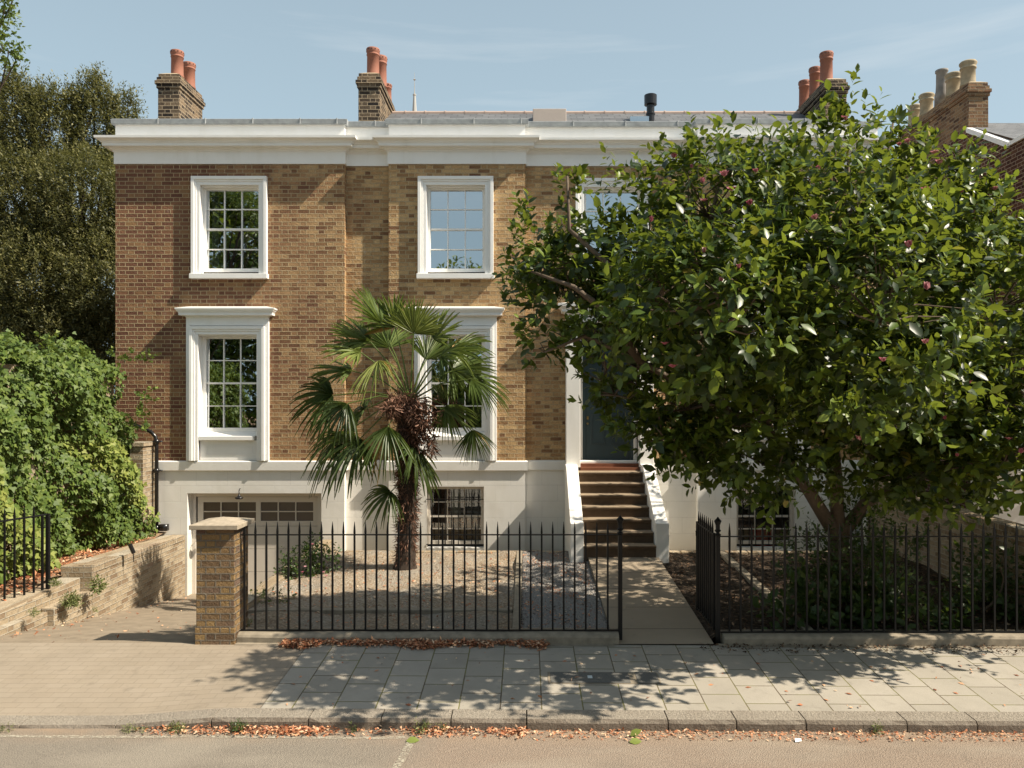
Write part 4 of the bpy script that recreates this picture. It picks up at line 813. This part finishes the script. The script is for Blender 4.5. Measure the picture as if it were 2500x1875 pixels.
def airy(c): f = np.sin(c[:,0]*2.6+c[:,1]*1.7)+np.sin(c[:,2]*3.1+c[:,0]*1.2)+np.sin(c[:,1]*3.3-c[:,2]*2.3+1); return (f > -.85) | (rng.random(len(c)) < .18)
blobs += [(9.4,10.5,3.6,1.9,2.0,1.6),(9.4,13.0,3.6,1.9,1.5,1.6)]  # unseen foliage off to the right, added to shade the boundary wall
fo = shoots(blobs[:-10], 320, 9, .32, .135, up=.42, fill=.40, wr=.50, keep=airy)
fb_ = shoots(blobs[-10:], 110, 9, .32, .14, up=.42, fill=.30, wr=.50, keep=airy)
fo = [np.concatenate([a, b]) for a, b in zip(fo, fb_)]
# free upright shoots at the crown's outline
sp_ = []
for px_, py_ in ((1390,395),(1560,375),(1640,395),(1710,345),(1800,345),(1860,355),(1960,310),(2065,200),(2030,260),(2110,250),(2210,275),(2260,320),(2340,390),(2350,440),(2430,440),(2490,500),(1290,490),(1260,640),(1255,700),(1265,560),(1380,420),(1500,400),(2000,240)):
    p = P(px_, py_+25, 8.6); sp_.append((p.x, p.y, p.z-.12, .10, .1, .2)); 
f2 = shoots(sp_, 400, 9, .30, .12, up=.75, fill=.2)
allf = [np.concatenate([a, b]) for a, b in zip(fo, f2)]
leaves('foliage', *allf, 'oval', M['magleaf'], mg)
tk = MB(); B0 = Vector((4.1, 10.0, .05))
fork = Vector((4.05, 9.95, 1.05))
tk.tube([B0, B0+Vector((.0,0,.5)), fork], [.16,.135,.13], 12)
limbs = [[fork, P(1975,1200,9.8), P(1880,1060,9.4), P(1800,900,9.0), P(1700,700,8.8), P(1640,560,8.7)],
         [fork, P(2040,1160,9.9), P(2030,1000,9.6), P(2060,800,9.2), P(2080,600,9.0), P(2070,380,8.9)],
         [fork, P(2110,1230,9.9), P(2200,1180,9.5), P(2330,1050,9.2), P(2450,900,9.0)],
         [P(2030,1000,9.6), P(2150,850,9.3), P(2230,700,9.1), P(2270,520,9.0)],
         [P(1880,1060,9.4), P(1700,960,9.0), P(1560,880,8.8), P(1430,820,8.7), P(1330,860,8.6)],
         [P(1800,900,9.0), P(1640,760,8.7), P(1500,660,8.6), P(1390,560,8.5), P(1385,430,8.5)],
         [P(1560,880,8.8), P(1480,760,8.6), P(1400,700,8.5), P(1290,660,8.5)],
         [P(2200,1180,9.5), P(2330,1130,8.8), P(2450,1130,8.4)], [P(1700,700,8.8), P(1730,560,8.8), P(1760,430,8.8)], [P(2080,600,9.0), P(2160,440,8.9), P(2180,300,8.9)]]
for li in limbs:
    n = len(li); r0 = .085 if li[0] == fork else .045
    tk.tube(li, [r0*(1-i/(n-1))+.012 for i in range(n)], 9)
for b in blobs:                                        # twigs through every part of the crown
    for k in range(int(10*b[3]*b[3])+4):
        u = rdir(1)[0]; c = Vector(b[:3]); e = c + Vector((u[0]*b[3], u[1]*b[4], abs(u[2])*b[5]))*.85
        mid = (c+e)/2 + Vector(rng.normal(size=3)*.08); tk.tube([c, mid, e], [.014,.009,.004], 5, False)
tk.build('trunk', M['bark'], mg, smooth=True)
R1 = lambda x, y, ox, oy: (ox+.3767*x, oy+.3767*y)
fl_px = [R1(x, y, 1250, 0) for x, y in ((385,1005),(1050,1025),(1165,1090),(1375,1145),(1235,1188),(1245,1305),(1540,1330),(1580,1118),(1425,1235),(1500,1440),(1245,1640),(470,1228),(270,1340),(380,1478),(220,1485),(900,1440))]
fl_px += [R1(x, y, 1875, 0) for x, y in ((460,540),(585,570),(900,750),(500,780),(1015,860),(1090,860),(905,925),(850,945),(1080,995),(1110,1065),(1020,1235),(1465,1235),(1640,1360),(300,1425),(910,1605),(1255,1250),(325,1105))]
fl_px += [R1(x, y, 1250, 625) for x, y in ((1470,80),(1355,170),(990,575),(1040,725))] + [R1(x, y, 1875, 625) for x, y in ((1030,220),(1020,570),(745,685),(1300,830),(1145,1060),(595,1195),(1560,1190),(1640,1280),(1225,1300))]
def bloom(parent, c, r, open_):
    n = 8; ph = np.arange(n)*2.4; el = open_
    d = np.stack([np.cos(ph)*el, np.sin(ph)*el, np.ones(n)*(1-.4*el)], 1); pos = np.tile(np.array(c), (n,1)); nn = np.stack([-np.cos(ph), -np.sin(ph), np.ones(n)*el], 1)
    return leaves('blossom', pos, d, nn, np.full(n, r)*(.8+.3*rng.random(n)), np.full(n, r*.75), rng.random(n), 'oval', M['petal'], parent)
cam_p = Vector((0,0,CH)); BA = np.array(blobs)
for px_, py_ in fl_px:
    dirv = (P(px_, py_, 8.0) - cam_p); best = None
    for D_ in np.arange(6.6, 9.5, .08):
        p = np.array(cam_p + dirv*(D_/8.0))
        if (np.linalg.norm((p-BA[:,:3])/BA[:,3:6], axis=1) < 1.0).any(): best = D_; break
    if best is None: continue
    p = cam_p + dirv*((best-.05)/8.0); bloom(mg, p, .045+.03*random.random(), random.choice([.25,.4,.9,.6]))
# ------------------------------------------------------------------ palm
C = Vector((-1.86, 12.3, 2.95)); pt = thing('fan_palm', (-1.94, 12.3, .15), 'tall fan palm with a shaggy brown trunk in the gravel garden', 'palm')
tr = MB(); n = 26; pts = []; rd = []
for i in range(n+1):
    t = i/n; pts.append((-1.95+.10*t*t+.03*math.sin(t*5), 12.3, .08+2.75*t)); rd.append(.125+.09*math.exp(-t*14)+.03*t+.016*((i % 2)))
tr.tube(pts, rd, 14); tr.build('trunk', M['darkbark'], pt)
nf = 2600; t = rng.random(nf)**.8; ph = rng.random(nf)*6.283; cx_ = -1.95+.10*t*t+.03*np.sin(t*5); rr = .13+.03*t + .10*(t > .9)
pos = np.stack([cx_+rr*np.cos(ph), 12.3+rr*np.sin(ph), .12+2.8*t], 1); d = np.stack([np.cos(ph)*.6, np.sin(ph)*.6, -.3+rng.normal(size=nf)*.6], 1)
leaves('trunk_fibre', pos, d, rdir(nf), .06+.09*rng.random(nf), np.full(nf, .012), rng.random(nf), 'blade', M['fibre'], pt)
fm = []
for (fx_, fy_, fd_, rx_, rz_, k_) in ((985,985,12.15,.30,.20,700),(1030,1020,12.1,.26,.26,650),(1010,1060,12.2,.22,.26,450),(1050,1085,12.2,.12,.22,200),(960,1000,12.0,.18,.14,200)):
    u = rdir(k_); cc = np.array(P(fx_, fy_, fd_)); fm.append((cc + u*np.array([rx_,.22,rz_])*(.3+.7*rng.random(k_))[:,None]*(.8+.5*rng.random(k_))[:,None], u*.5+rng.normal(size=(k_,3))*.6+np.array([0,0,-.55])))
pos = np.concatenate([a for a, b in fm]); d = np.concatenate([b for a, b in fm]); nf = len(pos)
leaves('dead_flower_mass', pos, d, rdir(nf), .05+.13*rng.random(nf)**2, .008+.03*rng.random(nf)**2, rng.random(nf)**1.2, 'oval', M['fibre'], pt)
def frond(hub, d, nr, R, spread=150, nseg=34, tint=.5, droop=.35):
    d = Vector(d).normalized(); nr = (Vector(nr) - d*Vector(nr).dot(d)).normalized(); sd = d.cross(nr)
    P_, F_, T_ = [], [], []
    for k in range(nseg):
        a = math.radians(-spread/2 + spread*k/(nseg-1) + random.uniform(-1.5,1.5)); dr = d*math.cos(a) + sd*math.sin(a); w = dr.cross(nr)
        Lr = R*(.80+.20*math.cos(a*.9))*random.uniform(.92,1.04); wd = R*math.radians(spread)/nseg*.40; fold = .5*wd; kd = random.uniform(.5,1.9); dr = (dr + nr*random.uniform(-.13,.13)).normalized()
        b = len(P_); ts = (0.04, .35, .62, .84, 1.0); ws = (.12, .85, .70, .35, .04); tt = min(.92, max(0, tint+random.uniform(-.12,.12)))
        if random.random() < .02: tt = 1
        for t_, w_ in zip(ts, ws):
            c = hub + dr*(Lr*t_) - Vector((0,0,1))*(droop*R*max(0, t_-.3)**2*1.5*kd) ; up = nr*(fold if t_ < .9 else 0)
            P_ += [c - w*wd*w_ + up, c - nr*fold*.6, c + w*wd*w_ + up]; T_ += [tt]*3
        for i in range(len(ts)-1):
            q = b+i*3; F_ += [(q, q+1, q+4, q+3), (q+1, q+2, q+5, q+4)]
    return P_, F_, T_
FR = [ # hub px, py, depth off, direction (image right, up, toward camera), radius px, tint
 (1010,815,0,(.25,1,.1),110,.75),(965,800,.1,(-.25,1,.0),115,.6),(930,790,-.1,(-.55,.9,.2),115,.55),(905,835,.1,(-.9,.45,.2),120,.6),(880,860,-.2,(-1,.25,.3),115,.7),
 (925,880,-.45,(-.15,-.75,.9),105,.95),(860,905,.2,(-1,.0,.2),115,.45),(815,965,.1,(-1,-.12,.2),125,.15),(850,985,-.3,(-.6,-.7,.4),110,.2),
 (1060,830,.1,(.6,.8,.1),115,.6),(1100,860,-.1,(1,.35,.1),120,.55),(1105,905,.2,(1,.0,.2),125,.4),(1150,925,-.1,(.8,-.45,.2),115,.45),
 (1085,990,.1,(.6,-.8,.2),105,.4),(948,1040,-.4,(-.15,-.9,.45),135,.35),(880,1070,-.1,(-.65,-.75,.3),130,.25),(840,1060,.1,(-.8,-.6,.1),120,.2),
 (1010,1090,-.1,(.35,-.9,.4),120,.15),(1040,880,.3,(.3,.9,-.5),115,.5),
 (950,850,.4,(-.3,.9,-.6),115,.5),(1155,1048,-.1,(.12,-1,.15),88,.1),(955,1200,-.1,(-.75,-.65,.3),82,.3),(1075,870,-.3,(.75,.1,.6),100,.35),(890,1000,.3,(-.6,-.3,-.5),115,.2)]
for hx, hy, do, d, rp, ti in FR:
    hub = P(hx, hy, 12.3+do); s_ = FPX/12.3; d3 = Vector((d[0], -d[2], d[1])).normalized()
    nr = Vector((0,-.65,.75)) + Vector(rng.normal(size=3)*.35)
    if abs(d3.dot(nr.normalized())) > .9: nr = Vector((.3,-.3,1))
    p_, f_, t_ = frond(hub, d3, nr, rp/s_*random.uniform(.85,1.0), random.choice([110,130,150,170]), random.choice([24,27,30]), ti, random.choice([.08,.16,.3]) if hy < 950 else random.choice([.2,.35,.5]))
    pe = MB(); c0 = C + Vector((0,0,-.1)) if hy < 1150 else P(985, 1200, 12.3); mid = (c0+hub)/2 + Vector((0,0,.10)); pe.tube([c0, mid, hub, hub+d3*.05], [.016,.012,.009,.006], 6)
    n0 = len(pe.v); pe.v += [tuple(p) for p in p_]; pe.f += [tuple(i+n0 for i in f) for f in f_]
    fo_ = pe.build('frond', M['palm'], pt); at = fo_.data.attributes.new('tint','FLOAT','POINT'); at.data.foreach_set('value', np.array([.55]*n0 + t_, np.float32))
# ------------------------------------------------------------------ ivy and background trees
iv = thing('ivy_hedge', (-8.0, 12.5, .3), 'bright green ivy smothering the garden wall left of the house', 'ivy')
n = 30000; f = rng.random(n); y = rng.uniform(9.2, 14.35, n); z = rng.uniform(.35, 3.62, n)
bul = .16*np.sin(y*2.3+z*1.2)+.13*np.sin(z*3.1-y*1.7)+.11*np.sin(y*6+z*5)+.07*np.sin(y*13-z*11); low = np.clip((1.9-z)/.5,0,1)*np.clip((y-12.2)/.8,0,1)*.26
edge = np.clip((z-2.9)/.7,0,1)**2; topn = f > .72
x = -7.42 + bul + low - edge*.35 - .5*np.clip((y-13.2)/1.1,0,1)*np.clip((z-1.9)/.6,0,1)*0 - rng.random(n)**2*.35
x[topn] = rng.uniform(-9.2,-7.5, topn.sum()); z[topn] = 3.60+.14*np.sin(y[topn]*2.9)+.10*np.sin(x[topn]*5+y[topn]*4) - .25*np.clip((x[topn]+7.9)/.4,0,1) + rng.normal(size=topn.sum())*.07
nx = np.stack([np.ones(n), -.35*np.ones(n), .35*np.ones(n)], 1); nx[topn] = [.2,-.3,1]; nn = nrm(nx+rng.normal(size=(n,3))*.45)
dd = nrm(np.stack([.4+0*x, rng.normal(size=n)*.6, -.8+0*x], 1)+rng.normal(size=(n,3))*.3)
tn = np.clip(.25+.5*rng.random(n)+.35*(np.sin(y*1.7+z*2)>.4)*(z<2.2), 0, 1); l = .05+.055*rng.random(n)
ivl = [np.stack([x,y,z],1), dd, nn, l, l*.95, tn]
sp_ = [( -7.5+rng.normal()*.3, yy, 3.62, .12,.12,.12) for yy in np.arange(9.5, 14.2, .35)] + [(-6.95,14.1,2.95,.16,.12,.14),(-7.05,13.9,2.5,.2,.2,.25)]
f3 = shoots(sp_, 500, 6, .16, .07, up=.6, fill=.2, wr=.9)
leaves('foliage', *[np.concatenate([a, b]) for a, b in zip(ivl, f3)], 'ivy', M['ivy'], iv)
MB().box(-9.3, -7.75, 9.1, 14.4, .2, 3.4).build('covered_wall', M['brick_wall'], iv)
tag(MB().box(-7.32, -7.08, 14.15, 14.60, .25, 2.02).box(-7.35,-7.05,14.12,14.60,2.02,2.09).build('wall_pier', M['brick_wall']), 'pale brick end pier of the ivy wall beside the black drainpipe', 'pier')
def tree(name, loc, blobs_, dens, nl, sl, ll, kind, m, label, group=None, up=.5, fill=.5, wr=.45, trunk=.2, cat='tree', bark='darkbark'):
    t = thing(name, loc, label, cat, group); fo = shoots(blobs_, dens, nl, sl, ll, up, fill, wr); leaves('foliage', *fo, kind, m, t)
    k = MB(); b = Vector(loc); top = Vector(np.array(blobs_)[:, :3].mean(0)); k.tube([b, b.lerp(top, .5)+Vector((.1,0,0)), top], [trunk, trunk*.7, trunk*.4], 10)
    for q in blobs_:
        c = Vector(q[:3]); s0 = b.lerp(top, .35+.5*random.random()); k.tube([s0, (s0+c)/2+Vector(rng.normal(size=3)*.15), c, c+Vector((0,0,q[5]*.6))], [trunk*.3, trunk*.2, trunk*.1, .01], 6, False)
    k.build('trunk', M[bark], t, smooth=True); return t
bt = []
for px_, py_, D_, a, c in ((-60,330,21,.9,1.3),(40,330,20.5,.75,1.6),(120,330,20.5,.7,1.3),(230,320,21,.65,1.5),(310,400,21.5,.75,1.2),(60,520,20,1.2,1.6),(200,520,20,1.3,1.6),(330,560,20.5,1.0,1.5),(-60,600,20,1.4,1.8),(100,700,19.6,1.4,1.5),(260,720,19.8,1.4,1.5),(-40,850,19.5,1.4,1.5),(130,860,19.6,1.5,1.4),(300,860,20,1.3,1.4),
    (175,290,20.8,.3,.8),(110,290,20.5,.25,.7),(235,250,21,.26,.9),(312,290,21.3,.28,.8),(30,255,20.4,.28,.9),(200,280,20.8,.2,.6),(275,290,21,.2,.6),(75,270,20.6,.2,.5)):
    p = P(px_, py_, D_); bt.append((p.x, p.y, p.z, a, a, c))
tree('evergreen_tree', (-12.0, 20.4, .3), bt, 1500, 9, .36, .10, 'dia', M['olive'], 'tall dense grey green evergreen tree behind the ivy on the left', up=.72, fill=.45, wr=.36, trunk=.28)
p = P(150, 600, 25); tree('evergreen_tree', (p.x-1, 26, .3), [(p.x-3,26,4,3,1.6,3.2),(p.x+1,26,4,3,1.6,3.2),(p.x-1,26,7,2.6,1.4,2.6)], 330, 6, .4, .16, 'dia', M['olive'], 'dark evergreen tree showing through gaps behind the tall evergreen', up=.5, wr=.5)
tb = []
for px_, py_, r in ((-40,40,.35),(5,120,.16),(20,135,.14),(-20,100,.3),(38,150,.09),(10,30,.09),(-60,-20,.5),(30,5,.07)):
    p = P(px_, py_, 10); tb.append((p.x, p.y, p.z, r, r, r*.7))
tree('street_tree', (-9.6, 10.2, 0), tb + [(-9.3,10,8.2,1.1,1.0,1.0)], 900, 7, .12, .06, 'dia', M['ivy'], 'leafy branch tips of a tree hanging into the top left corner', up=.1, fill=.3, wr=.6, trunk=.07)
# trees across the street, seen mirrored in the window panes
for i, (x, y, h, r, lab) in enumerate(((-18,-13,16.5,5.2,'tall dark street tree mirrored in the upper left window'),(-10.5,-12.5,10.6,3.6,'lower street tree mirrored in the left ground floor window'),(-3.6,-13,10.6,3.2,'round street tree mirrored low in the middle upper window'),(3.5,-12.5,8.5,3.2,'small street tree across the road mirrored in the basement panes'),(10,-13,11,3.8,'street tree across the road furthest to the right'))):
    bl = [(x,y,h*.55,r,r*.8,h*.38),(x-r*.5,y,h*.75,r*.55,r*.5,h*.2),(x+r*.45,y+.3,h*.72,r*.55,r*.5,h*.2),(x,y,h*.88,r*.4,r*.4,h*.12),(x+r*.3,y+1,h*.25,r*.8,r*.5,h*.2),(x-r*.4,y+1,h*.22,r*.8,r*.5,h*.18)]
    tree('street_tree', (x, y, -.1), bl, 90, 7, .6, .30, 'oval', M['magleaf'], lab, 'trees across the street', up=.3, wr=.5, trunk=.3)
# ------------------------------------------------------------------ shrubs, weeds, litter
def shrub(name, label, bl, dens, nl, sl, ll, m='shrub', kind='oval', cat='shrub', up=.45, fill=.2, wr=.5, blooms=None, group=None):
    a = np.array(bl); loc = (a[:,0].mean(), a[:,1].mean(), a[:,2].min()-a[:,5].max()*.8); t = thing(name, loc, label, cat, group)
    leaves('foliage', *shoots(bl, dens, nl, sl, ll, up, fill, wr), kind, M[m], t)
    k = MB()
    for q in bl: k.tube([loc, ((loc[0]+q[0])/2, (loc[1]+q[1])/2, (loc[2]+q[2])/2+.03), q[:3]], [.01,.007,.004], 5, False)
    k.build('stems', M['bark'], t)
    for c in (blooms or []): bloom(t, c, .035, .9)
    return t
def BP(px_, py_, D_, a, b, c): p = P(px_, py_, D_); return (p.x, p.y, p.z, a, b, c)
shrub('flowering_shrub', 'small green bush with pink flowers in the gravel near the garage wall', [BP(740,1385,12.0,.30,.3,.28),(BP(790,1375,12.1,.24,.25,.24)),BP(700,1410,11.9,.2,.2,.15),BP(765,1345,12.1,.14,.15,.18)], 1500, 6, .16, .055, wr=.6, blooms=[P(x,y,11.72) for x, y in ((797,1407),(778,1425),(767,1412),(738,1398),(735,1420),(790,1398),(763,1330),(745,1385),(800,1415))])
shrub('low_plant', 'low yellowish plant sprawling by the low wall behind the pier', [BP(650,1455,10.6,.16,.16,.12),BP(690,1465,10.6,.14,.14,.1)], 900, 6, .1, .045, 'grass')
shrub('climbing_shrub', 'dark leafy shrub growing up round the base of the magnolia trunk', [BP(2060,1330,9.9,.35,.3,.45),BP(2000,1320,9.8,.25,.25,.2),BP(2100,1420,9.7,.45,.4,.5),BP(1960,1390,9.8,.3,.3,.25),BP(2140,1300,9.8,.3,.3,.3),BP(2190,1340,9.6,.22,.2,.25),BP(1930,1330,9.8,.18,.2,.12),BP(2240,1310,9.5,.16,.15,.1),BP(2020,1460,9.8,.5,.3,.35),BP(2160,1400,9.9,.4,.3,.35),BP(2090,1250,9.9,.22,.2,.25)], 620, 8, .2, .065)
shrub('ground_cover_plant', 'broad dark green leaves spreading just behind the right railing', [BP(1930,1500,9.5,.45,.2,.22),BP(2050,1505,9.5,.45,.2,.25),BP(2180,1500,9.5,.4,.2,.22),BP(2290,1515,9.5,.3,.2,.15),BP(1990,1460,9.7,.4,.25,.25),BP(2120,1470,9.8,.5,.25,.3)], 420, 6, .2, .13, wr=.6)
shrub('garden_bush', 'deep green bush filling the shaded corner by the right boundary wall', [BP(2400,1470,10.2,.5,.4,.45),BP(2480,1430,10.2,.5,.4,.5),BP(2320,1500,10,.3,.3,.25),BP(2430,1400,10.8,.5,.5,.5),BP(2520,1480,9.8,.4,.4,.5)], 420, 7, .25, .10)
def tuft(name, label, c, r, n, l, m='grass', kind='blade', cat='weed', group=None):
    r = r*.8; kk = .12; bl = [(c[0]+rng.uniform(-kk,kk)*r, c[1]+rng.uniform(-kk,kk)*r*.5, c[2]+l*.25, r*.6, r*.4, l*.5) for _ in range(4)]
    f = shoots(bl, max(8, n*.55)/(4*((r*.6)*(r*.4)*(l*.5))**(2/3)), 5, l*.9, l*.42, .55, .1, .38)
    return tag(leaves(name, *f, 'dia', M[m]), label, cat, group)
wz = lambda x, y: float(zroad(np.array(x), np.array(y)))
def K(px_, D_=7.06): return ((px_-VX)/(FPX/D_), D_, wz((px_-VX)/(FPX/D_), D_))
for px_, lab, r, n_, l_ in ((315,'small grassy weed in the gutter at the left of the dropped kerb',.12,90,.05),(345,'dry grassy weed in the gutter beside the dropped kerb',.12,60,.04),(430,'green weed in the gutter where the kerb begins to rise',.16,140,.06),(580,'leafy weed at the start of the raised kerb',.12,110,.07),(1030,'weed with green leaves growing among litter against the kerb',.09,60,.08),(860,'tiny green seedling at the kerb foot amid dry leaves',.04,24,.06),(2145,'small upright green weed against the granite kerb at right',.05,40,.08),(1075,'bright small weed under a kerb joint near the T mark',.05,30,.06),(15,'grass tuft in the gutter at the far left edge of the road',.1,70,.05)):
    tuft('weed', lab, K(px_), r, n_, l_, 'grass' if n_ != 110 else 'shrub', 'blade' if n_ > 60 else 'oval')
for px_, py_, D_, lab, r, n_, l_ in ((175,1475,10.6,'bushy flowering weed growing on the stepped brick wall',.16,420,.10),(240,1440,11.1,'spindly weed at the corner of the brick retaining wall',.12,160,.14),(135,1430,10.6,'small green weed on the upper ledge of the stepped wall',.10,140,.07),(82,1500,9.9,'round leafy weed at the foot of the low brick wall',.09,120,.06),(232,1492,10.9,'little weed where the driveway meets the wall',.05,60,.05),(605,1528,9.35,'small ivy sprig at the foot of the first railing bars',.07,50,.06)):
    p = P(px_, py_, D_); tuft('weed', lab, p, r, n_, l_, 'grass' if 'ivy' not in lab else 'ivy', 'oval' if 'leafy' in lab or 'ivy' in lab or 'bushy' in lab else 'blade')
tag(litter('fallen_leaves', 7500, (-3.6, 0.0), (6.93, 7.11), zroad, .038, M['dryleaf'], .035, lambda x, y: np.clip((y-6.93)/.16,0,1)*np.clip(.45+.5*np.sin(x*2.1+1)+.35*np.sin(x*5.3),.12,1)*np.clip((x+3.4)/1.2,.2,1)), 'rust coloured fallen leaves heaped in the gutter', 'leaves')['kind'] = 'stuff'
tag(litter('fallen_leaves', 4200, (0.0, 6.5), (6.9, 7.11), zroad, .032, M['dryleaf'], .02, lambda x, y: np.clip((y-6.86)/.25,0,1)*.6), 'thin scatter of pale dry leaves along the right gutter', 'leaves')['kind'] = 'stuff'
tag(litter('fallen_leaves', 5200, (-2.85, 0.25), (8.80, 9.0), zpav, .045, M['dryleaf'], .05, lambda x, y: np.clip((y-8.84+.05*np.sin(x*4)+.03*np.sin(x*9))/.10,0,1)*np.clip((.35-x)/.5+.3,0,1)), 'drift of rusty leaves against the stone plinth on the pavement', 'leaves')['kind'] = 'stuff'
tag(litter('fallen_leaves', 1500, (2.0, 7.5), (8.72, 9.0), zpav, .035, M['darkleaf'], .02, lambda x, y: np.clip((y-8.7)/.25,0,1)), 'brown leaf litter along the plinth under the magnolia', 'leaves')['kind'] = 'stuff'
tag(litter('fallen_leaves', 1500, (-6.4, -3.9), (8.95, 14.3), zdrive, .045, M['dryleaf'], .01, lambda x, y: .12 + .88*(x < -6.25)), 'dry leaves scattered on the sloping driveway', 'leaves')['kind'] = 'stuff'
tag(litter('fallen_leaves', 4200, (-8.2, -6.9), (10.2, 14.4), zbank, .06, M['dryleaf'], .03), 'dead leaves covering the soil below the ivy', 'leaves')['kind'] = 'stuff'
tag(litter('fallen_leaves', 4500, (-.05, 1.0), (9.3, 13.4), zgar, .035, M['dryleaf'], .01, lambda x, y: .15+.5*(np.sin(x*7+y*5) > .3)), 'dry leaves lying on the slate chips left of the path', 'leaves')['kind'] = 'stuff'
tag(litter('fallen_leaves', 4000, (2.25, 6.4), (9.3, 13.4), zgar, .05, M['darkleaf'], .02), 'brown leaves on the shaded soil under the magnolia', 'leaves')['kind'] = 'stuff'
tag(litter('fallen_leaves', 900, (-3.6, -.2), (9.3, 13.4), zgar, .045, M['dryleaf'], .01), 'sparse dry leaves on the sandy gravel around the palm', 'leaves')['kind'] = 'stuff'
tag(litter('fallen_leaves', 120, (-2.4, 6.5), (7.4, 8.8), zpav, .05, M['dryleaf'], .004), 'single curled leaves dotted over the paving slabs', 'leaves')['kind'] = 'stuff'
# pebbles
def pebbles(name, n, xr, yr, zf, size, m, label):
    x = rng.uniform(*xr, n); y = rng.uniform(*yr, n); z = zf(x, y); l = size*(.5+rng.random(n)); T = np.array([(1,0,.1),(0,.8,0),(-1,0,.05),(0,-.8,.1),(0,0,.6)])
    a = rng.random(n)*6.28; ca, sa = np.cos(a), np.sin(a); V = np.stack([x[:,None]+l[:,None]*(T[:,0]*ca[:,None]-T[:,1]*sa[:,None]), y[:,None]+l[:,None]*(T[:,0]*sa[:,None]+T[:,1]*ca[:,None]), z[:,None]+l[:,None]*T[:,2]-.002], -1).reshape(-1,3)
    mb = MB(); mb.v = [tuple(p) for p in V]; mb.f = [(5*i+j, 5*i+(j+1) % 4, 5*i+4) for i in range(n) for j in range(4)]
    o = tag(mb.build(name, m), label, 'gravel'); o['kind'] = 'stuff'; return o
M['chips'] = simple('slate_chips', (.27,.25,.225), .7, .4, 0, .9, 40, .003); M['pebble'] = simple('pale_pebbles', (.42,.37,.30), .85, .3, 0, .7, 40, .003)
pebbles('slate_chips', 8000, (-.05, 1.02), (9.28, 13.4), zgar, .024, M['chips'], 'grey slate chips filling the bed left of the path')
pebbles('gravel_stones', 9000, (-3.65, -.2), (10.2, 13.4), zgar, .011, M['pebble'], 'pale loose pebbles over the sandy garden')
for o in list(bpy.data.objects):
    if '_w' in o: del o['_w']
